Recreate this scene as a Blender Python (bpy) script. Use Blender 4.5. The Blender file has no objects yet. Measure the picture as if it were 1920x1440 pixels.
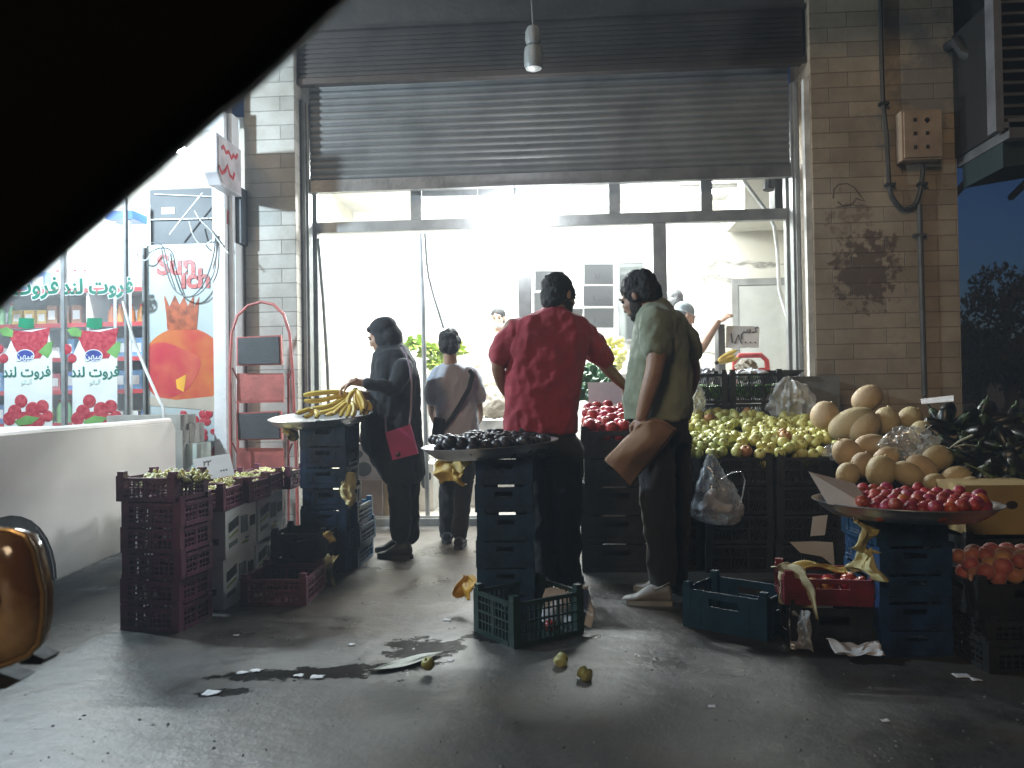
import bpy, bmesh, math, random
from mathutils import Vector, Matrix, Euler, noise
rad = math.radians
S = bpy.context.scene
COL = S.collection
rnd = random.Random(7)
V = Vector

# ------------------------------------------------------------------ camera
FPX, CAMZ = 1500.0, 1.12
RC = Matrix.Rotation(rad(4), 3, 'Z') @ Matrix.Rotation(rad(90.84), 3, 'X') @ Matrix.Rotation(rad(-0.9), 3, 'Z')
cd = bpy.data.cameras.new('camera'); cam = bpy.data.objects.new('camera', cd); COL.objects.link(cam)
cam.matrix_world = Matrix.Translation((0, 0, CAMZ)) @ RC.to_4x4()
cd.sensor_width = 36; cd.lens = 36 * FPX / 1920; cd.clip_end = 2000; cd.clip_start = 0.02
cd.dof.use_dof = True; cd.dof.focus_distance = 5.2; cd.dof.aperture_fstop = 3.6
S.camera = cam
# ------------------------------------------------------------------ world, sun, exposure
w = bpy.data.worlds.new('World'); S.world = w; w.use_nodes = True
nt = w.node_tree; sky = nt.nodes.new('ShaderNodeTexSky'); sky.sky_type = 'NISHITA'; sky.sun_disc = False
sky.sun_elevation = rad(-3.0); sky.sun_rotation = rad(25); sky.altitude = 1000; sky.ozone_density = 3.0
bg = nt.nodes['Background']; bg.inputs['Strength'].default_value = 0.38
tint = nt.nodes.new('ShaderNodeMix'); tint.data_type = 'RGBA'; tint.blend_type = 'MULTIPLY'; tint.inputs[0].default_value = 1
tint.inputs[7].default_value = (0.58, 0.86, 0.84, 1)
nt.links.new(sky.outputs['Color'], tint.inputs[6]); nt.links.new(tint.outputs[2], bg.inputs['Color'])
sl = bpy.data.lights.new('sun', 'SUN'); sl.energy = 0.62; sl.angle = rad(14); sl.color = (1.0, 0.74, 0.46)
sun = bpy.data.objects.new('sun', sl); COL.objects.link(sun)
sun.rotation_euler = Euler((rad(66), 0, rad(-24)))
S.view_settings.view_transform = 'Standard'; S.view_settings.look = 'None'
S.view_settings.exposure = 0; S.view_settings.gamma = 1
S.render.engine = 'CYCLES'
S.cycles.use_denoising = True; S.cycles.max_bounces = 7; S.cycles.diffuse_bounces = 3
S.cycles.glossy_bounces = 3; S.cycles.transparent_max_bounces = 14; S.cycles.transmission_bounces = 4
S.cycles.sample_clamp_indirect = 4.0; S.cycles.caustics_reflective = False; S.cycles.caustics_refractive = False

def at(px, py, Y):
    d = RC @ V(((px - 960) / FPX, -(py - 720) / FPX, -1)); return V((0, 0, CAMZ)) + d * (Y / d.y)
def gnd(px, py, z=0.0):
    d = RC @ V(((px - 960) / FPX, -(py - 720) / FPX, -1)); return V((0, 0, CAMZ)) + d * ((z - CAMZ) / d.z)

# ------------------------------------------------------------------ materials
MATS = {}
def mat(name, col, rough=0.6, metal=0.0, var=0.12, vscale=6.0, bump=0.15, bscale=40.0, objvar=0.0, spec=0.5,
        emit=None, estr=0.0, trans=0.0, alpha=1.0, col2=None, sss=0.0, sheen=0.0, coat=0.0):
    if name in MATS: return MATS[name]
    m = bpy.data.materials.new(name); m.use_nodes = True; MATS[name] = m
    N, L = m.node_tree.nodes, m.node_tree.links; b = N['Principled BSDF']
    tc = N.new('ShaderNodeTexCoord')
    nz = N.new('ShaderNodeTexNoise'); nz.inputs['Scale'].default_value = vscale; nz.inputs['Detail'].default_value = 5
    L.new(tc.outputs['Object'], nz.inputs['Vector'])
    mx = N.new('ShaderNodeMix'); mx.data_type = 'RGBA'
    c2 = col2 if col2 else tuple(max(0, c * (1 - 3.2 * var)) for c in col)
    mx.inputs[6].default_value = (*c2, 1); mx.inputs[7].default_value = (*col, 1)
    rp = N.new('ShaderNodeValToRGB'); rp.color_ramp.elements[0].position = 0.32; rp.color_ramp.elements[1].position = 0.62
    L.new(nz.outputs['Fac'], rp.inputs['Fac']); L.new(rp.outputs['Color'], mx.inputs[0])
    out = mx.outputs[2]
    if objvar:
        oi = N.new('ShaderNodeObjectInfo'); hs = N.new('ShaderNodeHueSaturation')
        mr = N.new('ShaderNodeMapRange'); mr.inputs[3].default_value = 1 - objvar; mr.inputs[4].default_value = 1 + objvar
        L.new(oi.outputs['Random'], mr.inputs[0]); L.new(mr.outputs[0], hs.inputs['Value'])
        mr2 = N.new('ShaderNodeMapRange'); mr2.inputs[3].default_value = 0.5 - objvar * 0.12; mr2.inputs[4].default_value = 0.5 + objvar * 0.08
        ml = N.new('ShaderNodeMath'); ml.operation = 'MULTIPLY'; ml.inputs[1].default_value = 7.31
        fr = N.new('ShaderNodeMath'); fr.operation = 'FRACT'
        L.new(oi.outputs['Random'], ml.inputs[0]); L.new(ml.outputs[0], fr.inputs[0]); L.new(fr.outputs[0], mr2.inputs[0])
        L.new(mr2.outputs[0], hs.inputs['Hue']); L.new(out, hs.inputs['Color']); out = hs.outputs['Color']
    L.new(out, b.inputs['Base Color'])
    b.inputs['Roughness'].default_value = rough; b.inputs['Metallic'].default_value = metal
    b.inputs['Specular IOR Level'].default_value = spec
    if trans: b.inputs['Transmission Weight'].default_value = trans
    if alpha < 1: b.inputs['Alpha'].default_value = alpha
    if sheen: b.inputs['Sheen Weight'].default_value = sheen
    if coat: b.inputs['Coat Weight'].default_value = coat
    if sss:
        b.inputs['Subsurface Weight'].default_value = sss; b.inputs['Subsurface Radius'].default_value = (0.012, 0.005, 0.003)
    if emit: b.inputs['Emission Color'].default_value = (*emit, 1); b.inputs['Emission Strength'].default_value = estr
    if bump:
        n2 = N.new('ShaderNodeTexNoise'); n2.inputs['Scale'].default_value = bscale; n2.inputs['Detail'].default_value = 4
        L.new(tc.outputs['Object'], n2.inputs['Vector'])
        bp = N.new('ShaderNodeBump'); bp.inputs['Strength'].default_value = bump; bp.inputs['Distance'].default_value = 0.02
        L.new(n2.outputs['Fac'], bp.inputs['Height']); L.new(bp.outputs['Normal'], b.inputs['Normal'])
    return m

def glass_mat(name, tint=(1, 1, 1), gloss=0.07, haze=0.0, hazecol=(0.8, 0.8, 0.8)):
    if name in MATS: return MATS[name]
    m = bpy.data.materials.new(name); m.use_nodes = True; MATS[name] = m
    N, L = m.node_tree.nodes, m.node_tree.links; N.remove(N['Principled BSDF']); o = N['Material Output']
    t = N.new('ShaderNodeBsdfTransparent'); t.inputs['Color'].default_value = (*tint, 1)
    g = N.new('ShaderNodeBsdfGlossy'); g.inputs['Roughness'].default_value = 0.08
    a = N.new('ShaderNodeMixShader'); a.inputs[0].default_value = gloss
    L.new(t.outputs[0], a.inputs[1]); L.new(g.outputs[0], a.inputs[2]); res = a
    if haze:
        d = N.new('ShaderNodeBsdfPrincipled'); d.inputs['Base Color'].default_value = (*hazecol, 1); d.inputs['Roughness'].default_value = 0.3
        tc = N.new('ShaderNodeTexCoord'); nz = N.new('ShaderNodeTexNoise'); nz.inputs['Scale'].default_value = 9
        nz.inputs['Detail'].default_value = 6; L.new(tc.outputs['Object'], nz.inputs['Vector'])
        mr = N.new('ShaderNodeMapRange'); mr.inputs[1].default_value = 0.3; mr.inputs[2].default_value = 0.7
        mr.inputs[3].default_value = haze * 0.4; mr.inputs[4].default_value = min(1, haze * 1.6); L.new(nz.outputs['Fac'], mr.inputs[0])
        c = N.new('ShaderNodeMixShader'); L.new(mr.outputs[0], c.inputs[0]); L.new(a.outputs[0], c.inputs[1]); L.new(d.outputs[0], c.inputs[2]); res = c
        bp = N.new('ShaderNodeBump'); bp.inputs['Strength'].default_value = 0.2; L.new(nz.outputs['Fac'], bp.inputs['Height'])
        L.new(bp.outputs['Normal'], d.inputs['Normal']); L.new(bp.outputs['Normal'], g.inputs['Normal'])
    L.new(res.outputs[0], o.inputs['Surface']); return m

def emat(name, col, strength):
    if name in MATS: return MATS[name]
    m = bpy.data.materials.new(name); m.use_nodes = True; MATS[name] = m
    b = m.node_tree.nodes['Principled BSDF']; b.inputs['Base Color'].default_value = (.8, .8, .8, 1)
    b.inputs['Emission Color'].default_value = (*col, 1); b.inputs['Emission Strength'].default_value = strength
    return m

# ------------------------------------------------------------------ mesh builder
def frame(d, up=V((0, 0, 1))):
    d = d.normalized()
    if abs(d.dot(up)) > 0.95: up = V((0, 1, 0)) if abs(d.y) < 0.9 else V((1, 0, 0))
    x = d.cross(up).normalized(); y = x.cross(d).normalized(); return x, y
class MB:
    def __init__(s): s.bm = bmesh.new(); s.mi = 0
    def face(s, vs):
        try:
            f = s.bm.faces.new(vs); f.material_index = s.mi; return f
        except ValueError: return None
    def ngon(s, pts): return s.face([s.bm.verts.new(p) for p in pts])
    def box(s, c, size, rot=None, M=None):
        c = V(c); hx, hy, hz = size[0] / 2, size[1] / 2, size[2] / 2
        R = Euler(rot).to_matrix() if rot else Matrix.Identity(3)
        vs = []
        for x, y, z in ((-1,-1,-1),(1,-1,-1),(1,1,-1),(-1,1,-1),(-1,-1,1),(1,-1,1),(1,1,1),(-1,1,1)):
            p = c + R @ V((x * hx, y * hy, z * hz)); vs.append(s.bm.verts.new(M @ p if M else p))
        for f in ((0,3,2,1),(4,5,6,7),(0,1,5,4),(1,2,6,5),(2,3,7,6),(3,0,4,7)): s.face([vs[i] for i in f])
        return s
    def bb(s, x0, x1, y0, y1, z0, z1): return s.box(((x0+x1)/2, (y0+y1)/2, (z0+z1)/2), (abs(x1-x0), abs(y1-y0), abs(z1-z0)))
    def bar(s, a, b, w, h, up=V((0, 0, 1))):
        a, b = V(a), V(b); x, y = frame(b - a, up); r = []
        for p in (a, b): r.append([s.bm.verts.new(p + x * (i * w / 2) + y * (j * h / 2)) for i, j in ((-1,-1),(1,-1),(1,1),(-1,1))])
        for k in range(4): s.face([r[0][k], r[0][(k+1) % 4], r[1][(k+1) % 4], r[1][k]])
        s.face(r[0][::-1]); s.face(r[1]); return s
    def rings(s, rings, cap=True, closed=True):
        R = [[s.bm.verts.new(p) for p in ring] for ring in rings]; n = len(R[0])
        for a, b in zip(R, R[1:]):
            for k in range(n if closed else n - 1): s.face([a[k], a[(k+1) % n], b[(k+1) % n], b[k]])
        if cap and closed: s.face(R[0][::-1]); s.face(R[-1])
        return s
    def tube(s, pts, r, seg=8, flat=1.0, cap=True, up=V((0, 0, 1))):
        pts = [V(p) for p in pts]; n = len(pts); rs = r if isinstance(r, (list, tuple)) else [r] * n; rg = []; px = None
        for i, p in enumerate(pts):
            d = (pts[min(i+1, n-1)] - pts[max(i-1, 0)])
            if d.length < 1e-9: d = V((0, 0, 1))
            x, y = frame(d, up)
            if px is not None:
                q = px - d.normalized() * px.dot(d.normalized())
                if q.length > 1e-6: x = q.normalized(); y = x.cross(d.normalized()).normalized()
            px = x
            rg.append([p + x * (rs[i] * math.cos(2*math.pi*k/seg)) + y * (rs[i] * flat * math.sin(2*math.pi*k/seg)) for k in range(seg)])
        return s.rings(rg, cap)
    def lathe(s, prof, seg=24, c=(0, 0, 0), M=None):
        c = V(c); rg = []
        for r, z in prof:
            ring = [c + V((r * math.cos(2*math.pi*k/seg), r * math.sin(2*math.pi*k/seg), z)) for k in range(seg)]
            rg.append([M @ p for p in ring] if M else ring)
        return s.rings(rg, cap=True)
    def ell(s, c, r, rot=None, u=14, v=9):
        c = V(c); r = (r, r, r) if isinstance(r, (int, float)) else r
        R = rot if isinstance(rot, Matrix) else (Euler(rot).to_matrix() if rot else Matrix.Identity(3)); rg = []
        for i in range(1, v):
            t = math.pi * i / v
            rg.append([c + R @ V((r[0]*math.sin(t)*math.cos(2*math.pi*k/u), r[1]*math.sin(t)*math.sin(2*math.pi*k/u), -r[2]*math.cos(t))) for k in range(u)])
        Rr = [[s.bm.verts.new(p) for p in ring] for ring in rg]
        for a, b in zip(Rr, Rr[1:]):
            for k in range(u): s.face([a[k], a[(k+1) % u], b[(k+1) % u], b[k]])
        lo = s.bm.verts.new(c + R @ V((0, 0, -r[2]))); hi = s.bm.verts.new(c + R @ V((0, 0, r[2])))
        for k in range(u): s.face([lo, Rr[0][(k+1) % u], Rr[0][k]]); s.face([hi, Rr[-1][k], Rr[-1][(k+1) % u]])
        return s
    def prism(s, pts, d):      # outline (3D points, planar) pushed along vector d
        d = V(d); a = [s.bm.verts.new(V(p)) for p in pts]; b = [s.bm.verts.new(V(p) + d) for p in pts]; n = len(a)
        s.face(a[::-1]); s.face(b)
        for k in range(n): s.face([a[k], a[(k+1) % n], b[(k+1) % n], b[k]])
        return s
    def sheet(s, fn, nu, nv):
        g = [[s.bm.verts.new(fn(i / nu, j / nv)) for j in range(nv + 1)] for i in range(nu + 1)]
        for i in range(nu):
            for j in range(nv): s.face([g[i][j], g[i+1][j], g[i+1][j+1], g[i][j+1]])
        return s
    def shift(s, off):
        bmesh.ops.translate(s.bm, vec=V(off), verts=s.bm.verts); return s
    def mesh(s, name, mats, smooth=35, bevel=0.0):
        if bevel:
            bmesh.ops.bevel(s.bm, geom=[e for e in s.bm.edges if len(e.link_faces) == 2 and e.calc_face_angle(0) > 0.6], offset=bevel, segments=2, affect='EDGES', clamp_overlap=True)
        bmesh.ops.recalc_face_normals(s.bm, faces=s.bm.faces)
        me = bpy.data.meshes.new(name); s.bm.to_mesh(me); s.bm.free()
        for m in (mats if isinstance(mats, (list, tuple)) else [mats]): me.materials.append(m)
        if smooth:
            me.shade_smooth(); me.set_sharp_from_angle(angle=rad(smooth))
        return me
    def build(s, name, mats, parent=None, smooth=35, bevel=0.0, loc=None):
        return put(name, s.mesh(name, mats, smooth, bevel), parent, loc)
def put(name, me, parent=None, loc=None, rot=None):
    o = bpy.data.objects.new(name, me); COL.objects.link(o)
    if parent: o.parent = parent
    if loc is not None: o.location = loc
    if rot is not None: o.rotation_euler = rot
    return o
def solidify(o, t):
    md = o.modifiers.new('solid', 'SOLIDIFY'); md.thickness = t; md.offset = 0; return o
def tag(o, label=None, cat=None, group=None, kind=None):
    if label: o['label'] = label
    if cat: o['category'] = cat
    if group: o['group'] = group
    if kind: o['kind'] = kind
    return o
def thing(name, label, cat, loc=(0, 0, 0), rz=0.0, group=None):
    o = bpy.data.objects.new(name, None); COL.objects.link(o); o.location = loc; o.rotation_euler = (0, 0, rz); o.empty_display_size = 0.1
    return tag(o, label, cat, group)
def structure(o): o['kind'] = 'structure'; return o
def copy_tree(o, parent=None):
    c = o.copy(); COL.objects.link(c)
    if parent: c.parent = parent
    for ch in list(o.children): copy_tree(ch, c)
    return c
def text_mesh(body, size, mats, bold=0.0, ext=0.002, align='CENTER'):
    c = bpy.data.curves.new('lettering', 'FONT'); c.body = body; c.size = size; c.offset = bold; c.extrude = ext
    c.align_x = align; c.align_y = 'CENTER'; c.resolution_u = 4
    o = bpy.data.objects.new('lettering', c); COL.objects.link(o); bpy.context.view_layer.update()
    me = bpy.data.meshes.new_from_object(o.evaluated_get(bpy.context.evaluated_depsgraph_get()))
    bpy.data.objects.remove(o); bpy.data.curves.remove(c); me.materials.clear(); me.materials.append(mats)
    for p in me.polygons: p.material_index = 0
    b_ = bmesh.new(); b_.from_mesh(me); bmesh.ops.remove_doubles(b_, verts=b_.verts, dist=1e-5); b_.to_mesh(me); b_.free()
    par = list(range(len(me.vertices)))           # step each letter a hair forward so joined letters never share a plane
    def root(i):
        while par[i] != i: par[i] = par[par[i]]; i = par[i]
        return i
    for e in me.edges: par[root(e.vertices[0])] = root(e.vertices[1])
    seen = {}
    for v in me.vertices: v.co.z += 0.00022 * seen.setdefault(root(v.index), len(seen))
    me.name = 'lettering'; return me
def remesh(mb, name, mats, voxel=0.008, smooth=4, fn=None):
    bmesh.ops.recalc_face_normals(mb.bm, faces=mb.bm.faces)
    me = bpy.data.meshes.new('tmp'); mb.bm.to_mesh(me); mb.bm.free()
    o = bpy.data.objects.new('tmp', me); COL.objects.link(o)
    r = o.modifiers.new('r', 'REMESH'); r.mode = 'VOXEL'; r.voxel_size = voxel
    if smooth: sm = o.modifiers.new('s', 'SMOOTH'); sm.iterations = smooth; sm.factor = 0.5
    bpy.context.view_layer.update()
    out = bpy.data.meshes.new_from_object(o.evaluated_get(bpy.context.evaluated_depsgraph_get()))
    bpy.data.objects.remove(o); bpy.data.meshes.remove(me)
    out.name = name; out.materials.clear()
    for m in (mats if isinstance(mats, (list, tuple)) else [mats]): out.materials.append(m)
    if fn:
        nr = [v.normal.copy() for v in out.vertices]
        for v, n in zip(out.vertices, nr): v.co = fn(v.co, n)
    out.shade_smooth(); return out
def fbm(p, s, o=3): return noise.fractal(V(p) * s, 1.0, 2.0, o)
def smooth(P, k=6):
    P = [V(p) for p in P]; Q = []
    for i in range(len(P) - 1):
        p0 = P[max(i - 1, 0)]; p1, p2 = P[i], P[i + 1]; p3 = P[min(i + 2, len(P) - 1)]
        for j in range(k):
            t = j / k; Q.append(0.5 * ((2 * p1) + (p2 - p0) * t + (2 * p0 - 5 * p1 + 4 * p2 - p3) * t * t + (3 * p1 - p0 - 3 * p2 + p3) * t ** 3))
    return Q + [P[-1]]
ORD = ['topmost', 'second down', 'third down', 'fourth down', 'fifth down', 'sixth down', 'seventh down', 'eighth down']
# ================================================================== SETTING
def ground_mat():
    m = bpy.data.materials.new('asphalt'); m.use_nodes = True; N, L = m.node_tree.nodes, m.node_tree.links; b = N['Principled BSDF']
    tc = N.new('ShaderNodeTexCoord')
    def nz(sc, det=6, rough=0.6):
        n = N.new('ShaderNodeTexNoise'); n.inputs['Scale'].default_value = sc; n.inputs['Detail'].default_value = det
        n.inputs['Roughness'].default_value = rough; L.new(tc.outputs['Object'], n.inputs['Vector']); return n.outputs['Fac']
    def ramp(src, a, bb, ca, cb):
        r = N.new('ShaderNodeValToRGB'); r.color_ramp.elements[0].position = a; r.color_ramp.elements[1].position = bb
        r.color_ramp.elements[0].color = (*ca, 1); r.color_ramp.elements[1].color = (*cb, 1); L.new(src, r.inputs[0]); return r.outputs[0]
    big = ramp(nz(1.1), 0.35, 0.66, (0.032, 0.029, 0.025), (0.078, 0.075, 0.071))
    fine = ramp(nz(55, 8), 0.3, 0.7, (0.68, 0.68, 0.68), (1, 1, 1))
    mx = N.new('ShaderNodeMix'); mx.data_type = 'RGBA'; mx.blend_type = 'MULTIPLY'; mx.inputs[0].default_value = 1
    L.new(big, mx.inputs[6]); L.new(fine, mx.inputs[7])
    # earthy dirt trodden in before the shop
    dirt = ramp(nz(2.3), 0.48, 0.62, (0, 0, 0), (1, 1, 1))
    gs = N.new('ShaderNodeSeparateXYZ'); L.new(tc.outputs['Object'], gs.inputs[0])
    def mth(op, a, b_):
        n = N.new('ShaderNodeMath'); n.operation = op
        for i, q_ in enumerate((a, b_)):
            if isinstance(q_, (int, float)): n.inputs[i].default_value = q_
            else: L.new(q_, n.inputs[i])
        return n.outputs[0]
    dx = mth('DIVIDE', mth('SUBTRACT', gs.outputs[0], -0.95), 1.1); dy = mth('DIVIDE', mth('SUBTRACT', gs.outputs[1], 5.3), 1.9)
    near = mth('MAXIMUM', mth('SUBTRACT', 1.0, mth('ADD', mth('MULTIPLY', dx, dx), mth('MULTIPLY', dy, dy))), 0.0)
    dirt = mth('MINIMUM', mth('ADD', mth('MULTIPLY', near, 1.5), mth('MULTIPLY', dirt, 0.6)), 1.6)
    m2 = N.new('ShaderNodeMix'); m2.data_type = 'RGBA'; m2.inputs[7].default_value = (0.098, 0.068, 0.046, 1)
    ms = N.new('ShaderNodeMath'); ms.operation = 'MULTIPLY'; ms.inputs[1].default_value = 0.5
    L.new(dirt, ms.inputs[0]); L.new(ms.outputs[0], m2.inputs[0]); L.new(mx.outputs[2], m2.inputs[6])
    # wet patches: darker and glossy
    wet = ramp(nz(1.7, 5), 0.52, 0.62, (0, 0, 0), (0.7, 0.7, 0.7))
    en = nz(8.0, 9, 0.72); stand = None
    for cx, cy, rx, ry, rt in ((-1.05, 3.22, 0.40, 0.085, 0.16), (-0.66, 3.55, 0.20, 0.17, 0.3), (-0.36, 3.72, 0.17, 0.09, 0.0), (-1.33, 3.0, 0.12, 0.05, 0.3), (-0.75, 3.3, 0.22, 0.06, 0.2)):
        ca, sa = math.cos(rt), math.sin(rt); ux = mth('SUBTRACT', gs.outputs[0], cx); uy = mth('SUBTRACT', gs.outputs[1], cy)
        a_ = mth('DIVIDE', mth('ADD', mth('MULTIPLY', ux, ca), mth('MULTIPLY', uy, sa)), rx); b2 = mth('DIVIDE', mth('SUBTRACT', mth('MULTIPLY', uy, ca), mth('MULTIPLY', ux, sa)), ry)
        f_ = mth('ADD', mth('SUBTRACT', 1.0, mth('ADD', mth('MULTIPLY', a_, a_), mth('MULTIPLY', b2, b2))), mth('MULTIPLY', mth('SUBTRACT', en, 0.5), 5.5))
        f_ = mth('MAXIMUM', mth('MINIMUM', mth('MULTIPLY', f_, 3.0), 1.0), 0.0); stand = f_ if stand is None else mth('MAXIMUM', stand, f_)
    m3 = N.new('ShaderNodeMix'); m3.data_type = 'RGBA'; m3.blend_type = 'MULTIPLY'; m3.inputs[7].default_value = (0.55, 0.55, 0.55, 1)
    L.new(wet, m3.inputs[0]); L.new(m2.outputs[2], m3.inputs[6]); m4 = N.new('ShaderNodeMix'); m4.data_type = 'RGBA'; m4.inputs[7].default_value = (0.010, 0.009, 0.008, 1)
    L.new(stand, m4.inputs[0]); L.new(m3.outputs[2], m4.inputs[6]); L.new(m4.outputs[2], b.inputs['Base Color'])
    mr = N.new('ShaderNodeMapRange'); mr.inputs[3].default_value = 0.44; mr.inputs[4].default_value = 0.2; L.new(wet, mr.inputs[0])
    mr2 = N.new('ShaderNodeMix'); mr2.inputs[3].default_value = 0.24; L.new(stand, mr2.inputs[0]); L.new(mr.outputs[0], mr2.inputs[2]); L.new(mr2.outputs[0], b.inputs['Roughness']); sm_ = N.new('ShaderNodeMapRange'); sm_.inputs[3].default_value = 0.6; sm_.inputs[4].default_value = 0.03; L.new(stand, sm_.inputs[0]); L.new(sm_.outputs[0], b.inputs['Specular IOR Level'])
    bp = N.new('ShaderNodeBump'); bp.inputs['Strength'].default_value = 0.22; bp.inputs['Distance'].default_value = 0.012
    L.new(nz(70, 6, 0.7), bp.inputs['Height'])
    bp2 = N.new('ShaderNodeBump'); bp2.inputs['Strength'].default_value = 0.2; bp2.inputs['Distance'].default_value = 0.05
    L.new(nz(7, 4), bp2.inputs['Height']); L.new(bp.outputs[0], bp2.inputs['Normal']); L.new(bp2.outputs[0], b.inputs['Normal'])
    return m
g = MB(); g.ngon([V((-60, -25, 0)), V((60, -25, 0)), V((60, 75, 0)), V((-60, 75, 0))])
structure(g.build('ground', ground_mat(), smooth=0))

# ---------------------------------------------------------------- the fruit shop building
XL0, XL1, XR0, XR1, YF = -2.775, -2.325, 2.045, 3.20, 6.75
def tile_mat(name, base, stain=None, bw=0.42, mortar=(0.27, 0.215, 0.16)):
    m = bpy.data.materials.new(name); m.use_nodes = True; N, L = m.node_tree.nodes, m.node_tree.links; b = N['Principled BSDF']
    tc = N.new('ShaderNodeTexCoord'); sp = N.new('ShaderNodeSeparateXYZ'); L.new(tc.outputs['Object'], sp.inputs[0])
    ad = N.new('ShaderNodeMath'); ad.operation = 'ADD'; L.new(sp.outputs[0], ad.inputs[0]); L.new(sp.outputs[1], ad.inputs[1])
    cb = N.new('ShaderNodeCombineXYZ'); L.new(ad.outputs[0], cb.inputs[0]); L.new(sp.outputs[2], cb.inputs[1])
    br = N.new('ShaderNodeTexBrick'); br.offset = 0.37; br.inputs['Scale'].default_value = 1
    br.inputs['Brick Width'].default_value = bw; br.inputs['Row Height'].default_value = 0.125; br.inputs['Mortar Size'].default_value = 0.0045
    br.inputs['Mortar Smooth'].default_value = 0.9; br.inputs['Bias'].default_value = 0.1
    br.inputs['Color1'].default_value = (*base, 1); br.inputs['Color2'].default_value = (*(c * 0.72 for c in base), 1)
    br.inputs['Mortar'].default_value = (*mortar, 1); L.new(cb.outputs[0], br.inputs['Vector'])
    def nz(sc, det=6):
        n = N.new('ShaderNodeTexNoise'); n.inputs['Scale'].default_value = sc; n.inputs['Detail'].default_value = det
        n.inputs['Roughness'].default_value = 0.65; L.new(tc.outputs['Object'], n.inputs['Vector']); return n.outputs['Fac']
    def math_(op, a, bb):
        n = N.new('ShaderNodeMath'); n.operation = op
        for i, q in enumerate((a, bb)):
            if isinstance(q, (int, float)): n.inputs[i].default_value = q
            else: L.new(q, n.inputs[i])
        return n.outputs[0]
    r = N.new('ShaderNodeValToRGB'); r.color_ramp.elements[0].position = 0.3; r.color_ramp.elements[1].position = 0.7
    r.color_ramp.elements[0].color = (0.6, 0.56, 0.5, 1); r.color_ramp.elements[1].color = (1.05, 1.03, 1, 1); L.new(nz(2.2), r.inputs[0])
    mx = N.new('ShaderNodeMix'); mx.data_type = 'RGBA'; mx.blend_type = 'MULTIPLY'; mx.inputs[0].default_value = 1
    L.new(br.outputs['Color'], mx.inputs[6]); L.new(r.outputs[0], mx.inputs[7]); out = mx.outputs[2]
    def blot(cx, cz, rx, rz, col, k, sc, thr=0.0):
        nonlocal out
        dx = math_('DIVIDE', math_('SUBTRACT', sp.outputs[0], cx), rx); dz = math_('DIVIDE', math_('SUBTRACT', sp.outputs[2], cz), rz)
        d2 = math_('ADD', math_('MULTIPLY', dx, dx), math_('MULTIPLY', dz, dz))
        f = math_('SUBTRACT', math_('ADD', math_('SUBTRACT', 1.0, d2), math_('MULTIPLY', math_('SUBTRACT', nz(sc, 8), 0.5), 5.0)), 0.55 + thr)
        f = math_('MULTIPLY', math_('MAXIMUM', math_('MINIMUM', math_('MULTIPLY', f, 2.2), 1.0), 0.0), k)
        z = N.new('ShaderNodeMix'); z.data_type = 'RGBA'; z.inputs[7].default_value = (*col, 1)
        L.new(f, z.inputs[0]); L.new(out, z.inputs[6]); out = z.outputs[2]
    for s in (stain or []): blot(*s)
    L.new(out, b.inputs['Base Color']); b.inputs['Roughness'].default_value = 0.55
    bp = N.new('ShaderNodeBump'); bp.inputs['Strength'].default_value = 0.7; bp.inputs['Distance'].default_value = 0.006
    sb = math_('SUBTRACT', nz(18), math_('MULTIPLY', br.outputs['Fac'], 2.0)); L.new(sb, bp.inputs['Height']); L.new(bp.outputs[0], b.inputs['Normal'])
    return m
p1 = at(1625, 505, YF)
cream = tile_mat('cream_tile', (0.46, 0.385, 0.29), [
    (p1.x, p1.z, 0.30, 0.34, (0.085, 0.048, 0.03), 0.86, 15.0, -0.45), (p1.x - 0.1, p1.z + 0.45, 0.3, 0.3, (0.16, 0.10, 0.065), 0.6, 14.0, 0.2),
    (p1.x + 0.45, 3.75, 0.55, 0.75, (0.16, 0.155, 0.145), 0.75, 2.5, 0.0), (p1.x + 0.3, 1.6, 0.6, 0.7, (0.27, 0.23, 0.18), 0.6, 4.0, 0.4)])
white_tile = tile_mat('white_tile', (0.56, 0.54, 0.50), [(-2.5, 1.2, 0.3, 0.5, (0.35, 0.32, 0.28), 0.6, 5.0, 0.3)], 0.9, (0.36, 0.345, 0.32))
plaster = mat('white_plaster', (0.82, 0.81, 0.78), 0.55, var=0.03, vscale=1.2, bump=0.1, bscale=14)
dark_panel = mat('brown_panel', (0.09, 0.075, 0.065), 0.5, var=0.12, vscale=3, bump=0.25, bscale=20)
alu = mat('aged_aluminium', (0.30, 0.31, 0.31), 0.42, 0.6, var=0.08, vscale=9, bump=0.12, bscale=60)
slat_m = mat('shutter_steel', (0.20, 0.197, 0.19), 0.45, 0.15, var=0.1, vscale=2.6, bump=0.12, bscale=30)
shop = thing('fruit_shop', 'open fruit shop front with half raised steel shutter and brightly lit white room', 'shop', (0, 7.0, 0))
OY = V((0, -7.0, 0))
def spart(name, mb, m, parent=None, **k): return mb.shift(OY).build(name, m, parent or shop, **k)
q = MB(); q.bb(XL0, XL1, YF, 7.25, 0, 4.6); spart('tiled_pillar', q, white_tile, bevel=0.004)['label'] = 'narrow white tiled pillar'
q = MB(); q.bb(XR0, XR1, YF, 7.35, 0, 4.9); spart('tiled_pillar', q, cream, bevel=0.004)['label'] = 'wide cream tiled pillar with brown stains'
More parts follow.
